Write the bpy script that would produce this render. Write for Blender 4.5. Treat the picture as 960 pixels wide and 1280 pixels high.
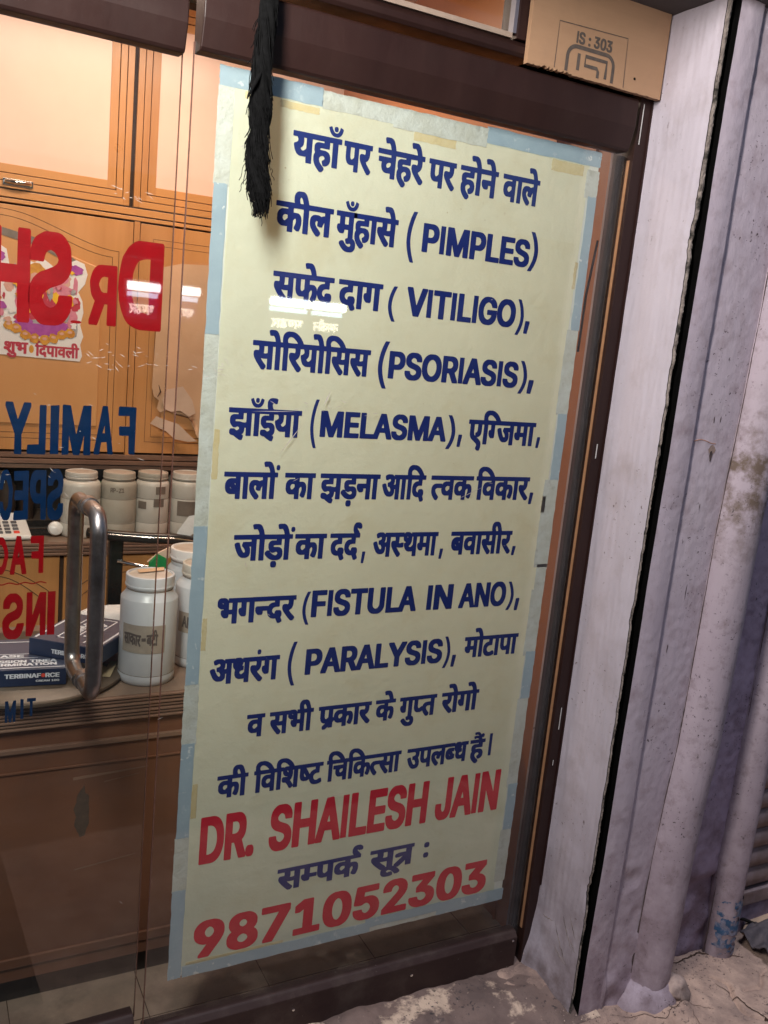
import bpy, bmesh, math, random
from mathutils import Vector, Matrix, noise
random.seed(7)
for o in list(bpy.data.objects): bpy.data.objects.remove(o)
SCN = bpy.context.scene
COL = SCN.collection
R = math.radians

# ------------------------------------------------------------------ camera
cam = bpy.data.cameras.new('camera')
cam.sensor_fit = 'VERTICAL'; cam.sensor_height = 36.0; cam.lens = 31.86
cam.clip_start = 0.02; cam.clip_end = 300
camo = bpy.data.objects.new('camera', cam); COL.objects.link(camo)
camo.matrix_world = Matrix((
    (0.88478264, 0.00285908, -0.46599518, -0.5055),
    (-0.45591973, 0.21221593, -0.86435039, -1.7261),
    (0.09642035, 0.97721862, 0.18906848, 1.6502),
    (0, 0, 0, 1)))
SCN.camera = camo

# ------------------------------------------------------------------ light
SUN_EL, SUN_AZ = R(80), R(214)          # from the street side, left of the view
w = bpy.data.worlds.new('World'); SCN.world = w; w.use_nodes = True
nt = w.node_tree
sky = nt.nodes.new('ShaderNodeTexSky'); sky.sky_type = 'NISHITA'; sky.sun_disc = False
sky.sun_elevation = SUN_EL; sky.sun_rotation = SUN_AZ
nt.nodes['Background'].inputs[1].default_value = 0.05
nt.links.new(sky.outputs[0], nt.nodes['Background'].inputs[0])
sun = bpy.data.lights.new('sun', 'SUN'); sun.energy = 1.5; sun.angle = R(10); sun.color = (.84, .88, 1.0)
suno = bpy.data.objects.new('sun', sun); COL.objects.link(suno)
sd = Vector((math.sin(SUN_AZ)*math.cos(SUN_EL), math.cos(SUN_AZ)*math.cos(SUN_EL), math.sin(SUN_EL)))
suno.rotation_euler = sd.to_track_quat('Z', 'Y').to_euler(); suno.location = (-4, -5, 5)
vs = SCN.view_settings
vs.view_transform = 'Standard'; vs.look = 'None'; vs.exposure = 0.0; vs.gamma = 1.0
SHOP_LAMP_POWER = 17.0; LANE_LAMP_POWER = 82.0
SCN.cycles.max_bounces = 8; SCN.cycles.transparent_max_bounces = 16
SCN.cycles.caustics_reflective = False; SCN.cycles.caustics_refractive = False
SCN.cycles.sample_clamp_indirect = 4.0

# ------------------------------------------------------------------ helpers
def tag(o, label=None, cat=None, group=None, kind=None):
    if label: o['label'] = label
    if cat: o['category'] = cat
    if group: o['group'] = group
    if kind: o['kind'] = kind
    return o
def thing(name, label, cat, loc=(0, 0, 0), rz=0, group=None):
    o = bpy.data.objects.new(name, None); COL.objects.link(o); o.empty_display_size = .05
    o.location = loc; o.rotation_euler = (0, 0, rz)
    return tag(o, label, cat, group)
class MB:
    def __init__(s): s.v = []; s.f = []; s.mi = []; s.m = 0
    def add(s, vs, fs):
        n = len(s.v); s.v += [tuple(p) for p in vs]
        for f in fs: s.f.append(tuple(i+n for i in f)); s.mi.append(s.m)
        return s
    def box(s, x0, x1, y0, y1, z0, z1):
        return s.add([(x0,y0,z0),(x1,y0,z0),(x1,y1,z0),(x0,y1,z0),(x0,y0,z1),(x1,y0,z1),(x1,y1,z1),(x0,y1,z1)],
                     [(0,3,2,1),(4,5,6,7),(0,1,5,4),(1,2,6,5),(2,3,7,6),(3,0,4,7)])
    def prism(s, prof, x0, x1):            # prof: (y,z) loop, extruded along x
        n = len(prof)
        return s.add([(x0,y,z) for y,z in prof]+[(x1,y,z) for y,z in prof],
                     [tuple(range(n)), tuple(range(2*n-1, n-1, -1))]+[(i,(i+1)%n+0,(i+1)%n+n,i+n)[::-1] for i in range(n)])
    def plate(s, poly, y0, y1):            # poly: (x,z) loop, extruded along y
        n = len(poly)
        return s.add([(x,y0,z) for x,z in poly]+[(x,y1,z) for x,z in poly],
                     [tuple(range(n)), tuple(range(2*n-1, n-1, -1))]+[(i,(i+1)%n,(i+1)%n+n,i+n)[::-1] for i in range(n)])
    def lathe(s, prof, c=(0,0,0), n=32):   # prof: (r,z)
        vs = []; m = len(prof)
        for r, z in prof:
            for k in range(n):
                a = 2*math.pi*k/n; vs.append((c[0]+r*math.cos(a), c[1]+r*math.sin(a), c[2]+z))
        fs = [(i*n+k, i*n+(k+1)%n, (i+1)*n+(k+1)%n, (i+1)*n+k) for i in range(m-1) for k in range(n)]
        if prof[0][0] > 1e-5: fs.append(tuple(range(n-1, -1, -1)))
        if prof[-1][0] > 1e-5: fs.append(tuple((m-1)*n+k for k in range(n)))
        return s.add(vs, fs)
    def tube(s, pts, r, n=10, cap=True):
        pts = [Vector(p) for p in pts]; m = len(pts)
        rs = r if isinstance(r, (list, tuple)) else [r]*m
        t0 = (pts[1]-pts[0]).normalized()
        u = t0.cross(Vector((0,0,1)) if abs(t0.z) < .9 else Vector((1,0,0))).normalized()
        vs = []
        for i, p in enumerate(pts):
            t = (pts[min(i+1,m-1)]-pts[max(i-1,0)]).normalized()
            u = (u-t*u.dot(t)).normalized(); b = t.cross(u)
            for k in range(n):
                a = 2*math.pi*k/n; vs.append(p+(u*math.cos(a)+b*math.sin(a))*rs[i])
        fs = [(i*n+k, i*n+(k+1)%n, (i+1)*n+(k+1)%n, (i+1)*n+k) for i in range(m-1) for k in range(n)]
        if cap: fs += [tuple(range(n-1,-1,-1)), tuple((m-1)*n+k for k in range(n))]
        return s.add(vs, fs)
    def grid(s, fn, nu, nv):
        vs = [fn(i/nu, j/nv) for j in range(nv+1) for i in range(nu+1)]
        fs = [(j*(nu+1)+i, j*(nu+1)+i+1, (j+1)*(nu+1)+i+1, (j+1)*(nu+1)+i) for j in range(nv) for i in range(nu)]
        return s.add(vs, fs)
    def build(s, name, mats, parent=None, smooth=False, bevel=0, fixn=True):
        me = bpy.data.meshes.new(name); me.from_pydata(s.v, [], s.f)
        if not isinstance(mats, (list, tuple)): mats = [mats]
        for m in mats: me.materials.append(m)
        me.polygons.foreach_set('material_index', s.mi)
        if fixn:
            bm = bmesh.new(); bm.from_mesh(me); bmesh.ops.recalc_face_normals(bm, faces=bm.faces); bm.to_mesh(me); bm.free()
        me.update()
        if smooth:
            me.polygons.foreach_set('use_smooth', [True]*len(me.polygons))
            if smooth != 'all': me.set_sharp_from_angle(angle=R(40))
        o = bpy.data.objects.new(name, me); COL.objects.link(o)
        if parent: o.parent = parent
        if bevel:
            b = o.modifiers.new('bevel', 'BEVEL'); b.width = bevel; b.segments = 2; b.limit_method = 'ANGLE'; b.angle_limit = R(35)
        return o
def struct(mb, name, mat, **k):
    o = mb.build(name, mat, **k); o['kind'] = 'structure'; return o

# ------------------------------------------------------------------ materials
def rgb(r, g, b): return (r, g, b, 1)
def N(nt, t, **kw):
    n = nt.nodes.new(t)
    for k, v in kw.items(): setattr(n, k, v)
    return n
def mat(name, c1, c2=None, scale=8, rough=.6, metal=0, bump=0, bscale=None, spec=.5, stretch=(1,1,1), detail=6,
        lo=.35, hi=.65, coat=0, dirt=None, dscale=14, dlo=.6, dhi=.75, damt=1.0, specks=None, sscale=120, grime=None, rvar=0, sthr=.60, stain=None):
    m = bpy.data.materials.new(name); m.use_nodes = True; nt = m.node_tree; b = nt.nodes['Principled BSDF']
    b.inputs['Roughness'].default_value = rough; b.inputs['Metallic'].default_value = metal
    b.inputs['Specular IOR Level'].default_value = spec; b.inputs['Coat Weight'].default_value = coat
    b.inputs['Base Color'].default_value = rgb(*c1)
    tc = N(nt, 'ShaderNodeTexCoord'); mp = N(nt, 'ShaderNodeMapping'); mp.inputs['Scale'].default_value = stretch
    nt.links.new(tc.outputs['Object'], mp.inputs[0])
    def noi(s, d=6, src=mp):
        n = N(nt, 'ShaderNodeTexNoise'); n.inputs['Scale'].default_value = s; n.inputs['Detail'].default_value = d
        n.inputs['Roughness'].default_value = .68
        nt.links.new(src.outputs[0] if src is mp else src.outputs['Object'], n.inputs['Vector']); return n.outputs[0]
    def ramp(src, lo, hi):
        r = N(nt, 'ShaderNodeMapRange'); r.inputs[1].default_value = lo; r.inputs[2].default_value = hi; r.clamp = True
        nt.links.new(src, r.inputs[0]); return r.outputs[0]
    def mix(fac, a, bcol):
        x = N(nt, 'ShaderNodeMix', data_type='RGBA')
        nt.links.new(fac, x.inputs[0])
        for s, v in ((6, a), (7, bcol)):
            if isinstance(v, tuple): x.inputs[s].default_value = rgb(*v)
            else: nt.links.new(v, x.inputs[s])
        return x.outputs[2]
    def mul(a, v):
        x = N(nt, 'ShaderNodeMath', operation='MULTIPLY'); nt.links.new(a, x.inputs[0])
        if isinstance(v, (int, float)): x.inputs[1].default_value = v
        else: nt.links.new(v, x.inputs[1])
        return x.outputs[0]
    col = c1; base = None
    if c2 is not None:
        base = noi(scale, detail); col = mix(ramp(base, lo, hi), c1, c2)
    if dirt is not None:
        f = mul(ramp(noi(dscale, 8, tc), dlo, dhi), damt); col = mix(f, col, dirt)
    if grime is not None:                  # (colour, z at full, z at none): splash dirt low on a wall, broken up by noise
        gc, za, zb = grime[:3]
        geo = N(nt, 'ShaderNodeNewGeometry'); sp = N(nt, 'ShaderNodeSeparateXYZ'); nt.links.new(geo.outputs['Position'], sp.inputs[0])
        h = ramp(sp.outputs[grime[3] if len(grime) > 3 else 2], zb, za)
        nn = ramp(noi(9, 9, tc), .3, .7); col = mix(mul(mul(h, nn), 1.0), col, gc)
    if stain is not None:                  # (colour, centre height, half height): a mould stain round one height
        sc_, zc, zh = stain
        geo = N(nt, 'ShaderNodeNewGeometry'); sp = N(nt, 'ShaderNodeSeparateXYZ'); nt.links.new(geo.outputs['Position'], sp.inputs[0])
        d = N(nt, 'ShaderNodeMath', operation='SUBTRACT'); nt.links.new(sp.outputs[2], d.inputs[0]); d.inputs[1].default_value = zc
        a_ = N(nt, 'ShaderNodeMath', operation='ABSOLUTE'); nt.links.new(d.outputs[0], a_.inputs[0])
        col = mix(mul(ramp(a_.outputs[0], zh, zh*.2), ramp(noi(22, 10, tc), .42, .60)), col, sc_)
    if specks is not None:
        v = noi(sscale, 3, tc); f = ramp(v, sthr, sthr+.035)
        big = ramp(noi(4.5, 3, tc), .45, .62); col = mix(mul(f, big), col, specks)
    if isinstance(col, tuple): b.inputs['Base Color'].default_value = rgb(*col)
    else: nt.links.new(col, b.inputs['Base Color'])
    if rvar:
        r = N(nt, 'ShaderNodeMapRange'); r.inputs[1].default_value = .3; r.inputs[2].default_value = .7
        r.inputs[3].default_value = max(.03, rough-rvar); r.inputs[4].default_value = min(1, rough+rvar)
        nt.links.new(noi(7, 6, tc), r.inputs[0]); nt.links.new(r.outputs[0], b.inputs['Roughness'])
    if bump:
        bn = N(nt, 'ShaderNodeBump'); bn.inputs['Strength'].default_value = 1; bn.inputs['Distance'].default_value = bump
        nt.links.new(noi(bscale or scale*3, 8, tc if stretch == (1,1,1) else mp), bn.inputs['Height'])
        nt.links.new(bn.outputs[0], b.inputs['Normal'])
    return m
def emit(name, c, s):
    m = bpy.data.materials.new(name); m.use_nodes = True; b = m.node_tree.nodes['Principled BSDF']
    b.inputs['Base Color'].default_value = rgb(.8,.8,.8); b.inputs['Emission Color'].default_value = rgb(*c); b.inputs['Emission Strength'].default_value = s
    return m
def glassmat(name, tint=(.97,.985,.975), r=.02, smudge=.009):
    m = bpy.data.materials.new(name); m.use_nodes = True; nt = m.node_tree
    nt.nodes.remove(nt.nodes['Principled BSDF']); out = nt.nodes['Material Output']
    tr = N(nt, 'ShaderNodeBsdfTransparent'); tr.inputs[0].default_value = rgb(*tint)
    gl = N(nt, 'ShaderNodeBsdfGlossy'); gl.inputs['Roughness'].default_value = r
    fr = N(nt, 'ShaderNodeFresnel'); fr.inputs[0].default_value = 1.5
    ge = N(nt, 'ShaderNodeNewGeometry'); io = N(nt, 'ShaderNodeMapRange'); io.inputs[3].default_value = 1.5; io.inputs[4].default_value = 1/1.5
    nt.links.new(ge.outputs['Backfacing'], io.inputs[0]); nt.links.new(io.outputs[0], fr.inputs[0])   # a thin pane: the same 4 % on leaving as on entering
    mx = N(nt, 'ShaderNodeMixShader'); nt.links.new(fr.outputs[0], mx.inputs[0]); nt.links.new(tr.outputs[0], mx.inputs[1]); nt.links.new(gl.outputs[0], mx.inputs[2])
    # thin film of dust and wiped smears
    df = N(nt, 'ShaderNodeBsdfDiffuse'); df.inputs[0].default_value = rgb(.62,.62,.6)
    tc = N(nt, 'ShaderNodeTexCoord'); mp = N(nt, 'ShaderNodeMapping'); mp.inputs['Rotation'].default_value = (0, R(35), 0); mp.inputs['Scale'].default_value = (2.2,1,9)
    nz = N(nt, 'ShaderNodeTexNoise'); nz.inputs['Scale'].default_value = 2.4; nz.inputs['Detail'].default_value = 9
    nt.links.new(tc.outputs['Object'], mp.inputs[0]); nt.links.new(mp.outputs[0], nz.inputs['Vector'])
    rr = N(nt, 'ShaderNodeMapRange'); rr.inputs[1].default_value = .45; rr.inputs[2].default_value = .85; rr.inputs[4].default_value = smudge
    nt.links.new(nz.outputs[0], rr.inputs[0])
    m2 = N(nt, 'ShaderNodeMixShader'); nt.links.new(rr.outputs[0], m2.inputs[0]); nt.links.new(mx.outputs[0], m2.inputs[1]); nt.links.new(df.outputs[0], m2.inputs[2])
    nt.links.new(m2.outputs[0], out.inputs[0]); return m

M = {}
M['laminate'] = mat('dark_laminate', (.019,.0075,.0065), (.029,.0125,.0105), 6, .46, spec=.28, bump=.0004, bscale=60, stretch=(1,1,.25), dirt=(.05,.036,.032), dscale=5, dlo=.55, dhi=.85, damt=.5, rvar=.10)
M['laminate_low'] = mat('dusty_dark_laminate', (.027,.0135,.013), (.044,.025,.023), 6, .55, spec=.25, bump=.0004, bscale=60, stretch=(.25,1,1), dirt=(.13,.10,.085), dscale=7, dlo=.5, dhi=.8, damt=.55, specks=(.25,.22,.2), sscale=110, sthr=.70)
M['rubber'] = mat('black_seal', (.006,.005,.005), (.014,.011,.010), 20, .8, spec=.15)
M['gap_light'] = mat('copper_gap_light', (.62,.33,.18), (.5,.26,.14), 30, .35, metal=.4)
M['wood'] = mat('orange_cabinet_wood', (.62,.30,.11), (.44,.19,.062), 5, .34, bump=.0003, bscale=60, stretch=(1,1,.07), detail=9, spec=.5, rvar=.08)
M['wood_h'] = mat('orange_cabinet_wood_rail', (.60,.29,.105), (.53,.24,.08), 3.2, .34, bump=.0002, bscale=40, stretch=(.12,1,1), detail=9)
M['wood_panel'] = mat('pale_cabinet_wood', (.66,.34,.14), (.60,.29,.11), 2.2, .34, stretch=(1,1,.3), detail=8)
M['wood_side'] = mat('red_brown_side_panel', (.46,.185,.075), (.40,.15,.055), 5, .4, stretch=(1,1,.1), detail=8)
M['wood_dark'] = mat('brown_desk_wood', (.185,.075,.038), (.13,.05,.027), 2.6, .5, stretch=(.35,1,1), detail=9, bump=.0003, bscale=30, dirt=(.10,.06,.045), dscale=3.5, dlo=.5, dhi=.8, damt=.6)
M['wood_top'] = mat('worn_desk_top', (.17,.11,.078), (.26,.18,.13), 18, .45, dirt=(.13,.09,.07), dscale=9, dlo=.5, dhi=.7, damt=.6)
M['mould'] = mat('desk_edge_moulding', (.155,.08,.055), (.24,.14,.095), 20, .45, stretch=(.2,1,1))
M['jar_seam'] = mat('dark_jar_seam', (.16,.135,.115), (.26,.22,.19), 60, .7)  # dark line round the jar seams and under the lid
M['groove'] = mat('dark_groove', (.035,.015,.008), (.06,.03,.015), 30, .7)
M['pink'] = mat('peach_frosted_panel', (.80,.53,.42), (.86,.60,.48), 1.6, .3, dirt=(.55,.28,.2), dscale=9, dlo=.72, dhi=.80, damt=.8)
M['kraft'] = mat('brown_wrapping_paper', (.56,.35,.21), (.62,.40,.25), 4, .75, bump=.004, bscale=7, detail=4)
M['kraft_in'] = mat('torn_paper_inside', (.62,.46,.36), (.56,.40,.30), 12, .8)
M['glass'] = glassmat('door_glass')
M['glass_edge'] = mat('glass_edge', (.10,.045,.035), (.16,.08,.06), 30, .25)
M['steel'] = mat('worn_steel_tube', (.30,.275,.265), (.38,.35,.345), 30, .36, metal=1, dirt=(.15,.12,.10), dscale=25, dlo=.5, dhi=.75, damt=.6, rvar=.10)
M['chrome'] = mat('chrome', (.75,.74,.74), None, rough=.12, metal=1)
M['chair_black'] = mat('black_chair_plastic', (.012,.012,.013), (.02,.02,.02), 20, .25)
def lilac(name, a, b, **k):
    return mat(name, a, b, 2.6, .72, detail=8, **k)
M['lilac'] = mat('lilac_painted_plaster', (.49,.405,.475), (.55,.465,.525), 3.0, .74, detail=9, bump=.0012, bscale=75, dirt=(.30,.215,.24), dscale=17, dlo=.50, dhi=.72, damt=.65, specks=(.045,.028,.03), sscale=115, sthr=.635, stretch=(1,1,.45), grime=((.16,.10,.125), .0, .75))
M['lilac_dark'] = mat('purple_painted_wall', (.36,.285,.40), (.41,.33,.435), 3.0, .74, detail=9, bump=.0014, bscale=75, dirt=(.17,.115,.15), dscale=15, dlo=.47, dhi=.68, damt=.7, specks=(.04,.026,.03), sscale=110, sthr=.62, stretch=(1,1,.45), grime=((.10,.062,.075), .02, .55))
M['pipe'] = mat('mauve_painted_drain_pipe', (.435,.35,.405), (.50,.41,.46), 3.2, .74, detail=10, stretch=(1.6,1.6,.45), bump=.0012, bscale=75, dirt=(.20,.14,.14), dscale=26, dlo=.52, dhi=.74, damt=.7, specks=(.035,.02,.022), sscale=110, sthr=.62, grime=((.16,.105,.12), .03, .80), stain=((.16,.11,.085), 1.40, .24))
M['reveal'] = mat('pale_lilac_plaster', (.53,.475,.545), (.46,.41,.475), 2.2, .75, detail=9, spec=.3, bump=.0009, bscale=40, dirt=(.36,.30,.32), dscale=6, dlo=.50, dhi=.75, damt=.8, specks=(.16,.12,.12), sscale=90, sthr=.64, grime=((.15,.105,.10), .02, .55))
M['lane'] = mat('dark_lane_surface', (.05,.045,.04), (.075,.065,.06), 3, .9, bump=.003)
M['dirt_and_shade'] = mat('dark_dirt_and_shade', (.045,.03,.03), (.13,.09,.09), 40, .9)  # dirt in the joints, with the joint's shadow put into the colour
M['grit'] = mat('dark_grit', (.10,.07,.06), (.24,.17,.14), 60, .95)
M['fleck'] = mat('whitish_fleck', (.50,.44,.40), None, rough=.5)
M['rubblewall'] = mat('crumbling_mortar', (.34,.28,.25), (.16,.125,.115), 34, .95, bump=.008, bscale=50, dirt=(.03,.025,.02), dscale=20, dlo=.5, dhi=.6)
M['black'] = mat('slot_darkness', (.0022,.002,.002), (.004,.0035,.0035), 40, .95, spec=.05)  # shade deep in the slot, put into a near-black colour
M['mortar'] = mat('cement', (.50,.36,.30), (.25,.175,.155), 16, .95, bump=.003, bscale=60, dirt=(.14,.10,.09), dscale=6, dlo=.48, dhi=.62, damt=.9)
M['step'] = mat('stained_cement_step', (.10,.066,.058), (.19,.125,.105), 6, .8, bump=.0025, bscale=55, detail=11, dirt=(.55,.40,.30), dscale=5, dlo=.545, dhi=.60, damt=.95, specks=(.04,.03,.03), sscale=70)
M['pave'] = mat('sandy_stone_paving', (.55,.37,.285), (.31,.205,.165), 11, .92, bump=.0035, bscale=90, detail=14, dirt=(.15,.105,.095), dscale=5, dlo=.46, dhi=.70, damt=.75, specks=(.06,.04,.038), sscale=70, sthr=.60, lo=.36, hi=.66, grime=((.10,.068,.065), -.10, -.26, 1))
M['shutter'] = mat('mauve_roller_shutter', (.34,.26,.27), (.24,.17,.16), 3, .5, metal=.2, bump=.001, bscale=40, stretch=(.3,1,2), dirt=(.14,.085,.06), dscale=6, dlo=.45, dhi=.7)
M['floor_in'] = mat('dusty_shop_floor', (.33,.24,.18), (.22,.155,.12), 6, .6, dirt=(.13,.09,.07), dscale=4, dlo=.5, dhi=.7)
M['poster'] = mat('cream_poster_paper', (.66,.70,.585), (.725,.76,.635), 4.0, .36, detail=5, bump=.008, bscale=2.6, dirt=(.55,.52,.36), dscale=7, dlo=.52, dhi=.78, damt=.6, specks=(.36,.30,.2), sscale=90, sthr=.70, spec=.4)
M['border'] = mat('faded_paper_margin', (.66,.66,.60), (.72,.71,.64), 9, .5, dirt=(.5,.45,.33), dscale=14, dlo=.55, dhi=.7, damt=.5)
def translucent(m, fac, col):
    nt = m.node_tree; b = nt.nodes['Principled BSDF']; out = nt.nodes['Material Output']
    t = N(nt, 'ShaderNodeBsdfTranslucent'); t.inputs[0].default_value = rgb(*col)
    x = N(nt, 'ShaderNodeMixShader'); x.inputs[0].default_value = fac
    nt.links.new(b.outputs[0], x.inputs[1]); nt.links.new(t.outputs[0], x.inputs[2]); nt.links.new(x.outputs[0], out.inputs[0])
translucent(M['poster'], .26, (.95,.88,.36))
M['ink_blue'] = mat('dark_blue_print', (.010,.020,.135), (.014,.027,.16), 12, .5, spec=.2)
M['ink_red'] = mat('red_print', (.60,.016,.038), (.54,.013,.034), 12, .5, spec=.2)
M['tape_blue'] = mat('pale_blue_tape', (.31,.39,.455), (.36,.445,.50), 14, .4, bump=.001, bscale=25, dirt=(.56,.62,.64), dscale=16, dlo=.6, dhi=.7, damt=.6, specks=(.75,.75,.72), sscale=40)
M['tape_white'] = mat('cloudy_white_tape', (.60,.61,.57), (.50,.49,.42), 20, .4, bump=.003, bscale=40, dirt=(.33,.31,.26), dscale=26, dlo=.56, dhi=.7, damt=.8)
M['tape_tan'] = mat('old_yellow_tape', (.60,.47,.24), (.66,.55,.33), 22, .45, bump=.001, dirt=(.36,.27,.15), dscale=30, dlo=.55, dhi=.7, damt=.6)
M['paint_red'] = mat('red_glass_paint', (.30,.002,.006), (.235,.002,.005), 18, .5, spec=.15, bump=.0006, bscale=60)
M['paint_blue'] = mat('blue_glass_paint', (.0015,.020,.075), (.001,.015,.055), 18, .5, spec=.15, bump=.0006, bscale=60)
M['ply'] = mat('plywood_sheet', (.43,.255,.15), (.36,.205,.12), 5, .7, stretch=(.15,1,1), detail=9, bump=.0006, bscale=50, dirt=(.32,.19,.12), dscale=7, dlo=.55, dhi=.75, damt=.6)
M['ply_ink'] = mat('stamp_ink', (.07,.055,.05), (.12,.09,.075), 60, .8)
M['jar'] = mat('white_plastic_jar', (.62,.585,.53), (.56,.52,.46), 6, .38, dirt=(.38,.33,.28), dscale=9, dlo=.5, dhi=.75, damt=.6, rvar=.08)
M['jar_grey'] = mat('greyed_plastic_jar', (.47,.43,.36), (.41,.37,.31), 8, .45, dirt=(.27,.23,.19), dscale=9, dlo=.5, dhi=.75, damt=.6)
M['jar_cool'] = mat('bright_white_plastic_jar', (.56,.57,.60), (.47,.48,.52), 6, .36, dirt=(.42,.40,.38), dscale=11, dlo=.55, dhi=.8, damt=.5, rvar=.06)
M['jar_label'] = mat('old_paper_label', (.30,.25,.21), (.36,.31,.26), 30, .7)
M['lid_dust'] = mat('dusty_lid_top', (.42,.34,.28), (.52,.45,.39), 26, .6)
M['scrib'] = mat('pen_ink', (.10,.08,.075), None, rough=.6)
M['tape_and_shadow'] = mat('brown_tape_and_shadow', (.17,.14,.12), (.22,.18,.15), 20, .4)
M['navy'] = mat('navy_carton', (.012,.022,.06), (.017,.030,.075), 9, .35)
M['navy_top'] = mat('slate_blue_carton_top', (.065,.075,.12), (.09,.10,.15), 9, .3)
M['print_white'] = mat('white_carton_print', (.72,.74,.80), None, rough=.4)
M['tray'] = mat('brown_round_board', (.085,.06,.042), (.125,.09,.062), 22, .38, dirt=(.10,.07,.05), dscale=8, dlo=.5, dhi=.7)
M['white'] = mat('white_plastic', (.75,.74,.72), None, rough=.3)
M['key'] = mat('grey_keys', (.10,.10,.11), None, rough=.5)
M['red'] = mat('red_key', (.8,.08,.05), None, rough=.4)
M['green'] = mat('green_cap', (.01,.22,.06), None, rough=.4)
M['paper'] = mat('white_paper', (.75,.70,.69), (.82,.78,.77), 8, .7, bump=.003, bscale=20)
M['pinkcloth'] = mat('pink_plastic_wrap', (.45,.18,.18), (.62,.38,.36), 18, .5, bump=.004, bscale=40)
M['tagcard'] = mat('tan_card', (.42,.32,.19), (.48,.37,.23), 10, .7)
M['yarn'] = mat('black_yarn', (.0022,.0022,.0024), (.005,.005,.0055), 90, .95, spec=.12, bump=.001, bscale=300)
M['dark'] = mat('dark_recess', (.02,.014,.012), (.035,.025,.02), 10, .8)
M['ceil'] = mat('shop_ceiling', (.62,.52,.42), (.56,.46,.37), 3, .8)
M['st_white'] = mat('sticker_border', (.80,.78,.78), None, rough=.3)
M['st_purple'] = mat('sticker_purple', (.34,.06,.34), (.45,.10,.40), 30, .3)
M['st_pink'] = mat('sticker_pink', (.72,.28,.36), (.60,.20,.30), 60, .3)
M['st_skin'] = mat('sticker_skin', (.72,.43,.36), (.62,.34,.28), 70, .3)
M['st_gold'] = mat('sticker_gold', (.70,.36,.05), (.50,.20,.04), 60, .3)
M['st_red'] = mat('sticker_red', (.55,.05,.07), (.42,.04,.10), 50, .3)
M['st_yellow'] = mat('sticker_yellow', (.85,.50,.04), None, rough=.3)
M['st_grey'] = mat('sticker_grey', (.30,.30,.36), (.42,.40,.40), 60, .3)
M['sign_purple'] = mat('purple_signboard', (.22,.10,.40), None, rough=.5)
M['op_wall'] = mat('lane_wall_opposite', (.07,.055,.05), (.11,.09,.08), 2, .9, bump=.003)
M['slab'] = mat('concrete_slab', (.10,.085,.09), (.07,.06,.06), 3, .9)
M['rag'] = mat('dark_rag', (.05,.04,.05), (.10,.08,.085), 20, .9, bump=.004, bscale=30)
M['bluepaint'] = mat('chipped_blue_paint', (.03,.09,.19), (.20,.20,.27), 50, .6, bump=.002, bscale=60, lo=.45, hi=.55)
M['brick'] = mat('tan_brick_offcut', (.42,.29,.2), (.34,.23,.16), 15, .9, bump=.003)
E = {'tube': emit('lit_tube', (.92,.95,1), 18), 'letters': emit('lit_letters', (1,.9,.8), 9), 'band': emit('lit_band', (.55,.75,1), 9), 'lamp': emit('shop_lamp', (1,.80,.62), 7)}
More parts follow.
